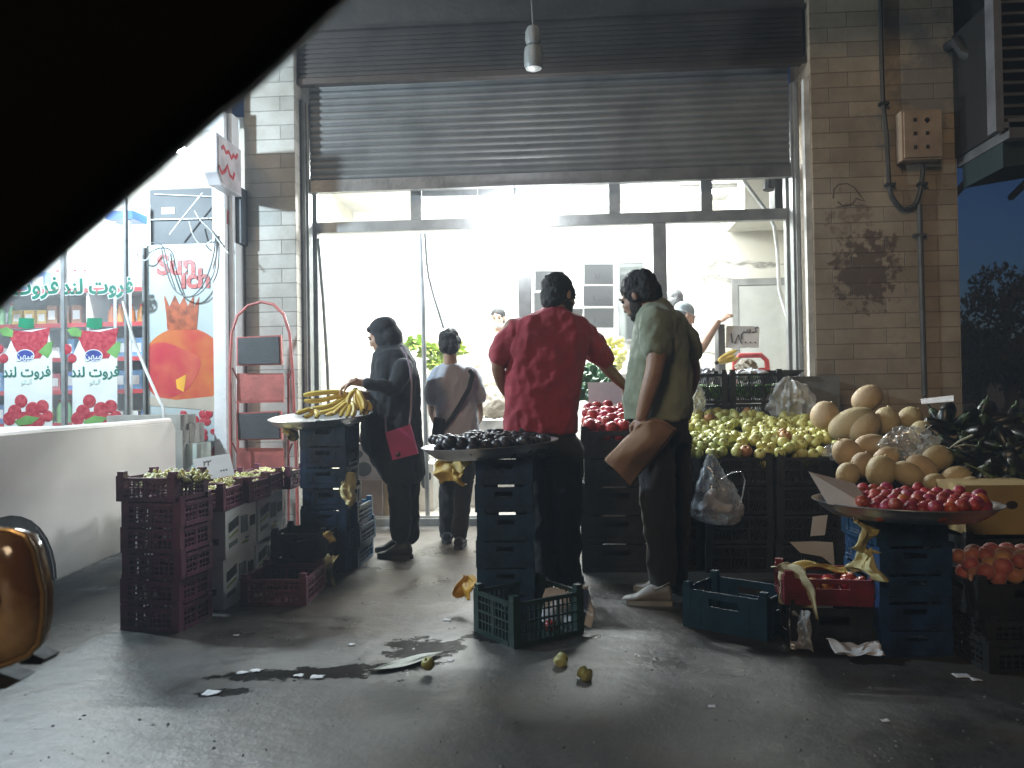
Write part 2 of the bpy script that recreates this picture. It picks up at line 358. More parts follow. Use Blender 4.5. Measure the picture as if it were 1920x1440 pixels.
# pale corner bead down the inner edge of the wide pillar and the recess jambs
q = MB(); q.bb(XR0 - 0.05, XR0 - 0.003, YF + 0.02, YF + 0.09, 0, 3.72); spart('corner_bead', q, mat('pale_bead', (0.62, 0.6, 0.55), 0.5))
for x in (XL1 + 0.035, XR0 - 0.09):
    q = MB(); q.bb(x - 0.032, x + 0.032, 6.90, 7.0, 0.02, 3.74); q.bb(x - 0.012, x + 0.012, 6.872, 6.897, 0.02, 3.74); spart('guide_rail', q, alu)
# shutter curtain: rolled slats as one pressed sheet
q = MB(); x0, x1, zt, zb = XL1 + 0.07, XR0 - 0.125, 4.0, 3.06; pitch = 0.062; nrow = int((zt - zb) / pitch)
prof = []
for i in range(nrow):
    for k in range(8):
        t = k / 8; prof.append((6.955 - 0.017 * math.sin(math.pi * min(1, t / 0.86)) ** 0.7 if t < 0.86 else 6.958, zb + (i + t) * pitch))
nx = 40
q.sheet(lambda u, v: V((x0 + (x1 - x0) * u, prof[min(len(prof) - 1, int(round(v * (len(prof) - 1))))][0] + 0.010 * math.sin(u * 9) * fbm((u * 3, v * 2, 1), 1.0), prof[min(len(prof) - 1, int(round(v * (len(prof) - 1))))][1])), nx, len(prof) - 1)
sh = spart('roller_shutter', q, slat_m)
q = MB(); q.bb(x0, x1, 6.925, 6.975, 2.955, 3.055); q.bb(x0, x1, 6.915, 6.985, 2.945, 2.953)
spart('bottom_bar', q, mat('bar_steel', (0.22, 0.22, 0.22), 0.4, 0.5), sh)
# housing over the shutter: ribbed lower band, plain upper panel
q = MB(); zh = at(1000, 138, 6.84).z; zk = at(1000, 41, 6.84).z; q.bb(-2.62, 2.02, 6.85, 6.94, zh, zk)
for i in range(9): q.bb(-2.61, 2.01, 6.836, 6.848, zh + .05 + i * 0.042, zh + .074 + i * 0.042)
q.bb(-2.64, 2.035, 6.80, 6.94, zk + .002, zk + .025); q.bb(-2.64, 2.035, 6.815, 6.847, zh - .015, zh + .035)
spart('shutter_housing', q, mat('brown_steel', (0.085, 0.07, 0.062), 0.42, 0.2, var=0.15, vscale=2, bump=0.2, bscale=18))
q = MB(); q.bb(-6.5, 2.04, 6.86, 7.2, zk + .03, 6.2); spart('upper_wall', q, dark_panel)
q = MB(); q.bb(-6.5, 3.4, 5.3, 6.6, 4.62, 4.86); spart('balcony_slab', q, mat('raw_concrete', (0.25, 0.24, 0.22), 0.8))
# shop window frame
fw = MB(); T = []
def vb(px, y0, y1, wpx, Y=7.1):
    a, b = at(px, y0, Y), at(px, y1, Y); X = (a.x + b.x) / 2; fw.bb(X - wpx / 2, X + wpx / 2, Y - 0.035, Y + 0.035, b.z, a.z); return X
ztr = 2.66
fw.bb(XL1 + 0.02, XR0 - 0.06, 7.06, 7.14, ztr - 0.045, ztr + 0.05)
fw.bb(XL1 + 0.02, XR0 - 0.06, 7.06, 7.14, 3.03, 3.10)
for X, wd, z0, z1 in ((XL1 + 0.055, 0.07, 0.03, 3.03), (XR0 - 0.10, 0.075, 0.03, 3.03)): fw.bb(X - wd/2, X + wd/2, 7.055, 7.145, z0, z1)
upx = [at(x, 380, 7.1).x for x in (781, 982, 1152, 1324)]
for X in upx: fw.bb(X - 0.05, X + 0.05, 7.065, 7.135, ztr + 0.05, 3.03)
lpx = [at(985, 600, 7.1).x, at(1239, 600, 7.1).x]
for X in lpx: fw.bb(X - 0.057, X + 0.057, 7.065, 7.135, 0.03, ztr - 0.045)
fw.bb(lpx[0] + .057, XR0 - .14, 7.07, 7.13, 0.035, 0.10)
fr = spart('window_frame', fw, alu, bevel=0.004)
gm = glass_mat('clear_pane', gloss=0.035)
edges = [XL1 + 0.09] + upx + [XR0 - 0.14]
for a, b in zip(edges, edges[1:]):
    q = MB(); q.bb(a + 0.045, b - 0.045, 7.097, 7.103, ztr + 0.052, 3.028); spart('pane', q, gm, fr, smooth=0)
for a, b in ((lpx[0], lpx[1]), (lpx[1], XR0 - 0.14)):
    q = MB(); q.bb(a + 0.055, b - 0.05, 7.097, 7.103, 0.102, ztr - 0.048); spart('pane', q, gm, fr, smooth=0)
# loose slat hanging in the second transom light
q = MB(); a = at(791, 362, 7.05); b = at(1000, 357, 7.05); q.bar(a, (a + b) / 2 + V((0, 0, -0.004)), 0.03, 0.062); q.bar((a + b) / 2 + V((0.006, 0, -0.008)), b, 0.03, 0.066)
spart('loose_slat', q, alu, fr)
# room
RX0, RX1, RY, RH = -2.62, 3.05, 9.7, 3.42
marble = None
def marble_mat():
    m = mat('marble_tile', (0.62, 0.59, 0.52), 0.22, var=0.02, vscale=1.0, bump=0.0); N, L = m.node_tree.nodes, m.node_tree.links; b = N['Principled BSDF']
    tc = N.new('ShaderNodeTexCoord'); mp = N.new('ShaderNodeMapping'); mp.inputs['Rotation'].default_value = (0, rad(-38), 0); mp.inputs['Scale'].default_value = (0.55, 1, 2.2)
    L.new(tc.outputs['Object'], mp.inputs[0])
    n = N.new('ShaderNodeTexNoise'); n.inputs['Scale'].default_value = 0.85; n.inputs['Detail'].default_value = 5; n.inputs['Roughness'].default_value = 0.55; L.new(mp.outputs[0], n.inputs['Vector'])
    r = N.new('ShaderNodeValToRGB'); e = r.color_ramp.elements; e[0].position = 0.48; e[0].color = (1, 1, 1, 1); e[1].position = 0.52; e[1].color = (1, 1, 1, 1)
    k = e.new(0.5); k.color = (0.22, 0.22, 0.23, 1); L.new(n.outputs['Fac'], r.inputs[0])
    src = b.inputs['Base Color'].links[0].from_socket
    mx = N.new('ShaderNodeMix'); mx.data_type = 'RGBA'; mx.blend_type = 'MULTIPLY'; mx.inputs[0].default_value = 0.85
    L.new(src, mx.inputs[6]); L.new(r.outputs[0], mx.inputs[7]); L.new(mx.outputs[2], b.inputs['Base Color']); return m
marble = marble_mat()
q = MB(); q.bb(RX0, lpx[1] - 0.1 + 0.9, RY, RY + 0.12, 0, RH); spart('back_wall', q, plaster)
q = MB(); q.bb(lpx[1] + 0.8, RX1, RY - 0.02, RY + 0.1, 0, RH); spart('marble_wall', q, marble)
q = MB(); q.bb(RX0 - 0.1, RX0, 7.25, RY + 0.1, 0, RH); q.bb(RX0, XL1 - 0.002, 7.25, 7.35, 0, RH)
spart('side_wall', q, mat('stained_plaster', (0.66, 0.62, 0.52), 0.6, var=0.05, vscale=2.4, bump=0.1))
q = MB(); q.bb(RX1, RX1 + 0.1, 7.35, RY + 0.1, 0, RH); q.bb(XR1 - .9, RX1, 7.352, 7.42, 0, RH); spart('side_wall', q, marble)
q = MB(); q.bb(RX0 - 0.1, RX1 + 0.1, 7.2, RY + 0.1, RH, RH + 0.1); spart('ceiling', q, plaster)
q = MB(); q.bb(RX0 - .1, RX1 + .1, 6.93, RY + 0.1, 0.0, 0.045); spart('shop_floor', q, mat('pale_floor_tile', (0.50, 0.46, 0.40), 0.35, var=0.1, vscale=4))
q = MB(); q.bb(XL1 + 0.005, lpx[0] - .06, 6.905, 6.925, 0.0, 0.062); q.bb(XL1 + 0.005, lpx[0] - .06, 7.03, 7.05, 0.046, 0.066); spart('threshold_rail', q, alu)
# door in the back wall on the right
dr = MB(); a = at(1372, 536, RY - .04); b = at(1500, 745, RY - .04)
dr.bb(a.x, a.x + 0.07, RY - .06, RY - .022, 0.045, a.z); dr.bb(a.x, RX1, RY - .06, RY - .022, a.z, a.z + 0.08)
door = spart('door', dr, mat('grey_door_frame', (0.25, 0.25, 0.24), 0.5))
q = MB(); q.bb(a.x + .075, RX1 - .01, RY - .05, RY - .03, 0.05, a.z - .005); spart('door_leaf', q, mat('pale_door', (0.42, 0.42, 0.40), 0.45, var=0.04), door)
# duct or beam crossing the ceiling on the right
q = MB(); q.bb(1.9, 3.04, 8.6, 9.6, 3.02, 3.41); spart('ceiling_box', q, mat('box_plaster', (0.6, 0.58, 0.52), 0.6, var=0.03))

# fluorescent tubes on the ceiling
tube_e = emat('lit_tube', (0.95, 1.0, 0.98), 230)
def tube_lamp(x, y, label, power=45, rz=0):
    t = thing('tube_lamp', label, 'ceiling lamp', (x, y, RH), rz, 'lit tube lamps on the shop ceiling')
    q = MB(); q.box((0, 0, -0.025), (1.25, 0.09, 0.045)); q.box((-0.62, 0, -0.06), (0.02, 0.06, 0.06)); q.box((0.62, 0, -0.06), (0.02, 0.06, 0.06)); q.build('fitting', plaster, t)
    q = MB(); q.tube([(-0.6, 0, -0.075), (0.6, 0, -0.075)], 0.016, 10); q.build('glass_tube', tube_e, t)
    l = bpy.data.lights.new('tube_light', 'AREA'); l.shape = 'RECTANGLE'; l.size = 1.2; l.size_y = 0.06; l.energy = power; l.color = (0.93, 1.0, 0.97)
    o = bpy.data.objects.new('tube_light', l); COL.objects.link(o); o.parent = t; o.location = (0, 0, -0.1)
    return t
tube_lamp(-1.4, 8.2, 'lit tube lamp over the left half of the shop', 160); tube_lamp(0.35, 8.3, 'lit tube lamp over the middle of the shop', 150)
tube_lamp(-1.0, 9.2, 'lit tube lamp near the back wall of the shop', 75); tube_lamp(1.3, 9.0, 'lit tube lamp near the boxed ceiling of the shop', 8)

# bare bulb just inside the window: the flare by the middle mullion
def bulb(name, label, p, power, col, r=0.045, wire=0.5, estr=60, group=None, soft=None):
    t = thing(name, label, 'bulb', p, 0, group)
    q = MB(); q.tube([(0, 0, 0.12), (0, 0, 0.12 + wire)], 0.004, 6); q.build('wire', mat('black_wire', (0.02, 0.02, 0.02), 0.5), t)
    q = MB(); q.lathe([(0.014, 0.14), (0.022, 0.13), (0.022, 0.06), (0.016, 0.055)], 14); q.build('socket', mat('white_socket', (0.7, 0.7, 0.68), 0.4), t)
    q = MB(); q.lathe([(0.016, 0.055), (0.03, 0.04), (r, 0.0), (r * 0.95, -0.025), (r * 0.6, -0.055), (0.004, -0.066)], 18)
    q.build('glass_bulb', emat(name + '_glow', col, estr), t)
    l = bpy.data.lights.new('bulb_light', 'POINT'); l.energy = power; l.color = col; l.shadow_soft_size = soft or r
    o = bpy.data.objects.new('bulb_light', l); COL.objects.link(o); o.parent = t; o.location = (0, 0, -0.11)
    return t
bp_ = at(966, 396, 6.93)
bulb('hanging_bulb', 'glaring white bulb hanging under the shutter in front of the middle mullion', bp_, 165, (0.92, 0.96, 1.0), wire=0.2, estr=160, soft=0.13)
# ---------------------------------------------------------------- neighbouring grocery on the left
NX0, NX1 = -6.6, -2.80
gro = thing('grocery_shop', 'overlit neighbouring grocery with packed shelves, left of the white pillar', 'shop', (-4.6, 7.0, 0))
def gpart(name, mb, m, parent=None, **k): return mb.shift(V((4.6, -7.0, 0))).build(name, m, parent or gro, **k)
q = MB(); q.bb(NX0, NX1, 9.3, 9.4, 0, 3.5); gpart('back_wall', q, plaster)
q = MB(); q.bb(NX0 - .1, NX0, 6.8, 9.4, 0, 3.5); gpart('side_wall', q, plaster)
q = MB(); q.bb(NX1, NX1 + .1, 7.3, 9.4, 0, 3.5); gpart('side_wall', q, plaster)
q = MB(); q.bb(NX0, NX1, 6.8, 9.4, 3.5, 3.6); gpart('ceiling', q, plaster)
q = MB(); q.bb(NX0, NX1, 6.6, 9.3, 0, 0.03); gpart('shop_floor', q, mat('pale_floor_tile', (0, 0, 0)))
q = MB(); q.bb(-2.955, -2.845, 6.50, 6.62, 0, 3.55); q.bb(-2.842, -2.80, 6.56, 6.70, 0, 3.55); gpart('frame_post', q, mat('white_post', (0.72, 0.72, 0.72), 0.4, var=0.04), bevel=0.004)
q = MB(); q.bb(NX0, -2.85, 6.56, 6.68, 3.556, 4.2); gpart('fascia', q, dark_panel)
for (x, y, p) in ((-4.1, 7.1, 130), (-5.3, 8.3, 70)):
    t = thing('tube_lamp', 'lit tube lamp on the grocery ceiling, ' + ('nearer the doorway' if y < 8 else 'deeper inside'), 'ceiling lamp', (x, y, 3.5), 0, 'lit tube lamps of the grocery')
    q = MB(); q.box((0, 0, -0.025), (1.25, 0.09, 0.045)); q.build('fitting', plaster, t)
    q = MB(); q.tube([(-0.6, 0, -0.075), (0.6, 0, -0.075)], 0.016, 10); q.build('glass_tube', tube_e, t)
    l = bpy.data.lights.new('tube_light', 'AREA'); l.shape = 'RECTANGLE'; l.size = 1.2; l.size_y = 0.06; l.energy = p; l.color = (0.9, 1.0, 1.0)
    o = bpy.data.objects.new('tube_light', l); COL.objects.link(o); o.parent = t; o.location = (0, 0, -0.1)
bulb('hanging_bulb', 'strong cool bulb hanging before the grocery behind the car window frame', (-4.25, 4.6, 3.3), 720, (0.68, 0.87, 1.0), wire=1.2, estr=120, soft=0.07)

# ---------------------------------------------------------------- right of the pillar: neighbour wall, cooler, trees
dk = mat('dark_render', (0.06, 0.055, 0.05), 0.8)
nb = thing('dark_building', 'unlit building with jutting slab at the right edge', 'building', (4.6, 9, 0))
q = MB(); q.bb(3.205, 6.5, 6.8, 6.95, 3.05, 6.5); q.shift((-4.6, -9, 0)).build('upper_wall', dk, nb)
q = MB(); a = at(1800, 265, 6.6); zs = at(1850, 262, 6.1).z; q.bb(3.215, 7, 6.0, 6.78, zs - 0.02, zs + 0.12); q.shift((-4.6, -9, 0)).build('slab_edge', mat('grey_slab', (0.12, 0.12, 0.12), 0.7), nb)
q = MB(); q.prism([V((3.22, 6.1, zs - .024)), V((7, 6.1, zs - .024)), V((7, 6.1, zs - .05)), V((4.2, 6.1, zs - .07)), V((3.22, 6.1, zs - .21))], (0, 0.6, 0)); q.shift((-4.6, -9, 0)).build('awning_edge', mat('teal_awning', (0.012, 0.03, 0.032), 0.6), nb)
# evaporative cooler with louvred front
p = at(1868, 240, 6.0); ck = thing('air_cooler', 'grey louvred air cooler hung on the dark wall at top right', 'air cooler', (p.x, 6.0, p.z))
q = MB(); q.bb(0.06, 0.9, 0.10, 0.8, 0.0, 1.0); q.build('cabinet', mat('cooler_dark', (0.008, 0.008, 0.008), 0.6), ck)
q = MB(); q.bb(0.0, 0.055, 0, 0.12, -0.02, 1.05); q.bb(0.85, 0.9, 0, 0.095, 0, 1.05); q.bb(0.055, 0.85, 0, 0.095, 0.0, 0.04); q.bb(0.055, 0.85, 0, 0.095, 1.0, 1.05); q.build('front_frame', mat('cooler_grey', (0.16, 0.16, 0.17), 0.5), ck)
q = MB()
for i in range(11): q.box((0.452, 0.05, 0.09 + i * 0.085), (0.79, 0.055, 0.014), (rad(28), 0, 0))
q.build('louvre', mat('cooler_grey', (0, 0, 0)), ck)
q = MB(); q.bar((0.2, 0.3, -0.005), (0.2, 1.15, -0.25), 0.04, 0.04); q.bar((0.7, 0.3, -0.005), (0.7, 1.15, -0.25), 0.04, 0.04); q.build('bracket', dk, ck)
q = MB(); q.tube([(0.02, 1.1, 0.86), (0.02, 0.85, 0.93), (0.03, 0.62, 0.9), (0.05, 0.55, 0.78), (0.12, 0.5, 0.72)], 0.042, 10); q.build('pipe', mat('dull_pipe', (0.03, 0.03, 0.03), 0.7), ck)

leafm = mat('dark_leaf', (0.02, 0.026, 0.016), 0.8, objvar=0.2)
barkm = mat('bark', (0.05, 0.04, 0.03), 0.9)
def tree(px, Y, h, r, label):
    b = at(px, 745, Y); t = thing('tree', label, 'tree', (b.x, Y, 0), 0, 'dark trees beyond the street')
    q = MB(); q.tube([(0, 0, 0), (0.1, 0, h * 0.3), (0, 0.1, h * 0.65)], [0.22, 0.16, 0.08], 8)
    for k in range(5):
        a = k * 1.3; q.tube([(0.05, 0, h * 0.35 + k * 0.1), (math.cos(a) * r * 0.6, math.sin(a) * r * 0.6, h * 0.7)], [0.09, 0.03], 6)
    q.build('trunk', barkm, t); q = MB(); R2 = random.Random(int(px))
    cl = [(R2.gauss(0, r * 0.5), R2.gauss(0, r * 0.45), h * (0.62 + 0.2 * R2.gauss(0, 1)), r * R2.uniform(0.3, 0.5)) for _ in range(11)]
    for _ in range(4500):
        c = R2.choice(cl); d = V((R2.gauss(0, 1), R2.gauss(0, 1), R2.gauss(0, 1))).normalized() * c[3] * R2.uniform(0.55, 1.05)
        p = V(c[:3]) + d; p.z = max(p.z, 0.25 * h); s = R2.uniform(0.05, 0.12)
        e = Euler((R2.uniform(0, 6), R2.uniform(0, 6), R2.uniform(0, 6))).to_matrix()
        q.ngon([p + e @ V(v) * s for v in ((-1, 0, 0), (0, -0.5, 0.1), (1, 0, 0), (0, 0.5, 0.1))])
    q.build('crown', leafm, t, smooth=0)
tree(1835, 24, 2.9, 1.4, 'dark leafy tree just right of the tiled pillar, low against the blue dusk sky')
tree(1890, 20, 2.7, 1.3, 'taller dark tree at the right edge under the dusk sky')
tree(1960, 22, 3.6, 1.6, 'dark tree cut off by the right edge of the photo')
q = MB(); q.bb(-30, 60, 46, 47, 0, 2.3); tag(q.build('boundary_wall', mat('grey_wall', (0.1, 0.1, 0.1), 0.9)), 'low grey boundary wall far behind the trees', 'wall')

# ---------------------------------------------------------------- fittings on the pillars
steel_blk = mat('black_cable', (0.03, 0.03, 0.028), 0.5)
p = at(1715, 262, YF); mb_ = thing('meter_box', 'beige steel meter box on the wide tiled pillar', 'meter box', (p.x, YF - 0.002, p.z))
beige = mat('beige_paint', (0.36, 0.26, 0.18), 0.45, var=0.08)
q = MB(); q.bb(-0.155, 0.155, -0.13, 0, -0.2, 0.2); q.build('box_body', beige, mb_, bevel=0.008)
q = MB(); q.bb(-0.14, 0.15, -0.145, -0.132, -0.185, 0.185); d_ = q.build('door', beige, mb_, bevel=0.004)
q = MB()
for i in range(2):
    for j in range(3): q.bb(-0.07 + i * 0.095, -0.045 + i * 0.095, -0.149, -0.1455, -0.12 + j * 0.11, -0.09 + j * 0.11)
for i in range(2): q.prism([V((0.012 + 0, -0.149, 0.115)), V((0.062, -0.149, 0.115)), V((0.037, -0.149, 0.085))], (0, 0.003, 0))
q.build('vent_slots', mat('slot_black', (0.02, 0.015, 0.01), 0.8), d_)
def wall_path(pts, Y, off=0.0): return [V((at(x, y, Y).x, Y - off, at(x, y, Y).z)) for x, y in pts]
q = MB(); q.tube(smooth(wall_path([(1648, -20), (1650, 100), (1653, 190), (1660, 260), (1664, 340), (1671, 372), (1692, 394), (1713, 384), (1723, 355), (1728, 312)], YF, 0.03)), 0.019, 8)
for x, y in ((1654, 197), (1666, 348), (1726, 347)):
    c = wall_path([(x, y)], YF, 0.03)[0]; q.box(c, (0.075, 0.05, 0.022))
tag(q.build('power_cable', steel_blk), 'thick black cable looping under the meter box', 'cable')
q = MB(); q.tube(wall_path([(1721, 385), (1726, 560), (1731, 742)], YF, 0.025), 0.022, 10); q.box(wall_path([(1722, 442)], YF, 0.02)[0], (0.1, 0.05, 0.022))
tag(q.build('conduit_pipe', mat('pipe_grey', (0.10, 0.095, 0.085), 0.5, 0.3)), 'dark vertical conduit pipe on the wide tiled pillar below the cable loop', 'pipe')
# scrawled loop of paint on the tiles
q = MB(); q.tube(wall_path([(1562, 372), (1563, 356), (1572, 346), (1588, 344), (1602, 352), (1612, 366), (1622, 378), (1606, 372), (1598, 382), (1580, 386), (1570, 378)], YF, 0.002), 0.006, 5, flat=0.3)
q.tube(wall_path([(1568, 388), (1600, 385), (1624, 386), (1626, 398)], YF, 0.002), 0.005, 5, flat=0.3)
tag(q.build('paint_scrawl', mat('scrawl', (0.14, 0.10, 0.075), 0.8)), 'looping dark scrawl of paint on the cream tiles', 'graffiti')

# unlit bulb hanging before the shutter housing
p = at(1000, 92, 6.1); t = thing('hanging_bulb', 'unlit white spiral bulb hanging on a wire before the dark shutter housing', 'bulb', p)
q = MB(); t.scale = (1.45, 1.45, 1.45); q.tube([(0, 0, 0.11), (-0.005, 0, 0.25), (0, 0, (4.62 - p.z) / 1.45)], 0.004, 6); q.build('wire', mat('grey_wire', (0.3, 0.3, 0.28), 0.6), t)
wb = mat('milk_glass', (0.30, 0.31, 0.30), 0.4, var=0.05)
q = MB(); q.lathe([(0.008, 0.12), (0.03, 0.115), (0.042, 0.09), (0.043, 0.05), (0.036, 0.022), (0.03, 0.018)], 16); q.build('socket', wb, t)
q = MB(); q.lathe([(0.03, 0.016), (0.046, 0.005), (0.05, -0.03), (0.05, -0.085), (0.042, -0.105), (0.02, -0.115), (0.003, -0.117)], 18); q.build('glass_bulb', wb, t)

# blade sign on the pillar beside the grocery
sg = thing('blade_sign', 'white box sign with red lettering jutting from the narrow white pillar', 'sign', (-2.80, 6.5, 3.05))
q = MB(); o2 = [V((-0.05, -0.36, 0.2)), V((-0.05, 0.12, 0.2)), V((-0.05, 0.12, -0.2)), V((-0.05, -0.28, -0.2)), V((-0.05, -0.36, -0.12))]
q.prism(o2, (0.1, 0, 0)); q.build('sign_box', mat('sign_shell', (0.55, 0.53, 0.55), 0.4), sg, bevel=0.006)
q = MB(); q.prism([V((0.052, p_.y * 0.9 - 0.01, p_.z * 0.88)) for p_ in o2], (0.004, 0, 0)); q.build('sign_face', mat('sign_white', (0.55, 0.5, 0.51), 0.35), sg)
red = mat('sign_red', (0.5, 0.03, 0.04), 0.45)
for pts_ in ([(-.20, .07), (-.17, .09), (-.14, .06), (-.10, .08), (-.06, .05), (-.03, .08), (0, .07), (.03, .1)], [(-.24, -.05), (-.2, -.08), (-.15, -.05), (-.12, -.01), (-.09, -.06), (-.04, -.07), (-.02, -.03)]):
    q = MB(); q.tube([V((0.058, y * 1.35 - .01, z * 1.35)) for y, z in pts_], 0.016, 6, flat=0.25, up=V((1, 0, 0))); q.build('lettering', red, sg)
# ================================================================== CRATES
plastic = {
    'blue': mat('blue_plastic', (0.014, 0.05, 0.125), 0.38, var=0.2, vscale=9, bump=0.15, objvar=0.15),
    'black': mat('black_plastic', (0.024, 0.024, 0.025), 0.36, var=0.2, vscale=9, bump=0.15, objvar=0.15),
    'purple': mat('purple_plastic', (0.16, 0.042, 0.078), 0.4, var=0.2, vscale=9, bump=0.15, objvar=0.12),
    'red': mat('red_plastic', (0.20, 0.022, 0.025), 0.4, var=0.2, vscale=9, bump=0.15, objvar=0.12),
    'green': mat('dark_green_plastic', (0.012, 0.035, 0.03), 0.4, var=0.1, bump=0.1),
    'azure': mat('azure_plastic', (0.02, 0.09, 0.17), 0.38, var=0.1, bump=0.1),
}
CR = {}
def crate_mesh(w, d, h, style, colr):
    k = (round(w, 3), round(d, 3), round(h, 3), style, colr)
    if k in CR: return CR[k]
    q = MB(); t = 0.012; g = 0.006
    q.bb(-w/2 + t, w/2 - t, -d/2 + t, d/2 - t, 0.006, 0.016)
    for sx in (-1, 1):
        for sy in (-1, 1):
            cx, cy = sx * (w/2 - 0.021), sy * (d/2 - 0.021)
            q.box((cx, cy, h/2 + 0.004), (0.042, 0.042, h + 0.008)); q.box((cx, cy, h + 0.018), (0.034, 0.034, 0.02))
    for ax in (0, 1):
        L = (w if ax == 0 else d) - 0.084; off = (d if ax == 0 else w) / 2 - t/2
        for s in (-1, 1):
            def b(u0, u1, z0, z1, th=t, dz=0.0):
                c = V(((u0 + u1)/2, s * (off + dz), (z0 + z1)/2)); sz = (u1 - u0, th, z1 - z0)
                if ax: c = V((c.y, c.x, c.z)); sz = (sz[1], sz[0], sz[2])
                q.box(c, sz)
            b(-L/2, L/2, 0.0, 0.022, t + 0.006)
            if style == 'panel':
                b(-L/2, L/2, 0.022, h * 0.60, t * 0.7); sl = L * 0.22
                b(-L/2, -sl, h*0.60, h*0.80, t*0.7); b(sl, L/2, h*0.60, h*0.80, t*0.7); b(-L/2, L/2, h*0.80, h - 0.004, t)
                for u in (-0.36, 0.36): b(u*L - 0.006, u*L + 0.006, 0.022, h*0.8, t*1.25)
                b(-L/2, L/2, h*0.28, h*0.31, t*1.2)
            else:
                b(-L/2, L/2, h - 0.020, h - 0.002, t + 0.004); b(-L/2, L/2, h*0.52, h*0.52 + 0.009, t)
                n = max(2, int(round(L / 0.11)))
                for i in range(1, n): b(-L/2 + L*i/n - 0.006, -L/2 + L*i/n + 0.006, 0.02, h - 0.018, t*0.9)
                if style == 'lattice':
                    m = int(L / 0.026)
                    for i in range(1, m): b(-L/2 + L*i/m - 0.0035, -L/2 + L*i/m + 0.0035, 0.02, h - 0.018, t*0.5)
                    for zz in (0.3, 0.74): b(-L/2, L/2, h*zz, h*zz + 0.006, t*0.55)
                else:     # slanted hatching inside each cell
                    for i in range(n):
                        u0 = -L/2 + L*i/n + 0.006; u1 = -L/2 + L*(i+1)/n - 0.006
                        for z0, z1 in ((0.022, h*0.52), (h*0.52 + 0.009, h - 0.02)):
                            mN = 6
                            for j in range(mN):
                                uc = u0 + (u1 - u0) * (j + 0.5) / mN; dx = (u1 - u0) / mN * 0.75
                                a = V((uc - dx, s * off, z0)); c = V((uc + dx, s * off, z1))
                                a.x = max(u0, a.x); c.x = min(u1, c.x)
                                if ax: a = V((a.y, a.x, a.z)); c = V((c.y, c.x, c.z))
                                q.bar(a, c, 0.0045, t*0.5)
    CR[k] = q.mesh('plastic_crate', plastic[colr], smooth=0); return CR[k]
COLN = {'blue': 'dark blue', 'black': 'black', 'purple': 'purple', 'red': 'dark red', 'green': 'dark green', 'azure': 'blue'}
def crate(x, y, z, w, d, h, style, colr, label, rz=0.0, group=None):
    o = put('plastic_crate', crate_mesh(w, d, h, style, colr), None, (x, y, z), (0, 0, rz)); return tag(o, label, 'crate', group)
def stack(x, y, n, w, d, h, style, colr, where, rz=0.0, jit=0.012, group=None, z0=0.0):
    r2 = random.Random(int(x * 91 + y * 17))
    for i in range(n):
        o = n - 1 - i
        crate(x + r2.uniform(-jit, jit), y + r2.uniform(-jit, jit), z0 + i * (h + 0.008), w, d, h, style, colr,
              f'{COLN[colr]} plastic crate, {ORD[o]} in the {where}', rz + r2.uniform(-0.03, 0.03), group or f'{COLN[colr]} crates in the {where}')
    return z0 + n * (h + 0.008)

# ---- left: purple grape crates
z = stack(-2.04, 3.93, 6, 0.32, 0.29, 0.118, 'lattice', 'purple', 'purple stack nearest the white pickup', rz=-0.10)
ZP = z
# ================================================================== FRUIT
def fruit(meshname, me, label, cat, group, pts, sc=(0.9, 1.1)):
    for p in pts:
        o = put(meshname, me, None, p, (rnd.uniform(-0.6, 0.6), rnd.uniform(-0.6, 0.6), rnd.uniform(0, 6.28)))
        s = rnd.uniform(*sc); o.scale = (s, s, s * rnd.uniform(0.94, 1.05)); tag(o, label, cat, group)
def apple_mesh(m, r=0.038, stem=True, name='apple'):
    q = MB(); q.lathe([(0.002, -r*0.78), (r*0.25, -r*0.86), (r*0.55, -r*0.80), (r*0.86, -r*0.45), (r, 0.05*r), (r*0.93, r*0.48), (r*0.68, r*0.82), (r*0.36, r*0.90), (r*0.14, r*0.78), (0.003, r*0.62)], 14)
    ms = [m]
    if stem: ms.append(mat('stem_brown', (0.06, 0.04, 0.02), 0.8)); q.mi = 1; q.tube([(0, 0, r*0.6), (r*0.06, 0, r*1.0), (r*0.16, 0, r*1.22)], r*0.06, 5)
    return q.mesh(name, ms, smooth=60)
def ball_mesh(m, r, name, sx=1.0, u=12, v=8):
    q = MB(); q.ell((0, 0, 0), (r, r * sx, r * 0.95), None, u, v); return q.mesh(name, m, smooth=80)
def heap(x0, x1, y0, y1, r, fz, keep=lambda x, y: True, layers=2, jit=0.25, zmin=-9):
    pts = []; st = r * 1.86
    for l in range(layers):
        j = 0; y = y0
        while y <= y1:
            x = x0 + (st/2 if (j + l) % 2 else 0)
            while x <= x1:
                xx = x + rnd.uniform(-jit, jit) * r; yy = y + rnd.uniform(-jit, jit) * r
                if keep(xx, yy) and fz(xx, yy) - l * r * 1.45 > zmin: pts.append((xx, yy, fz(xx, yy) - l * r * 1.45 + rnd.uniform(-0.25, 0.3) * r))
                x += st
            y += st * 0.88; j += 1
    return pts
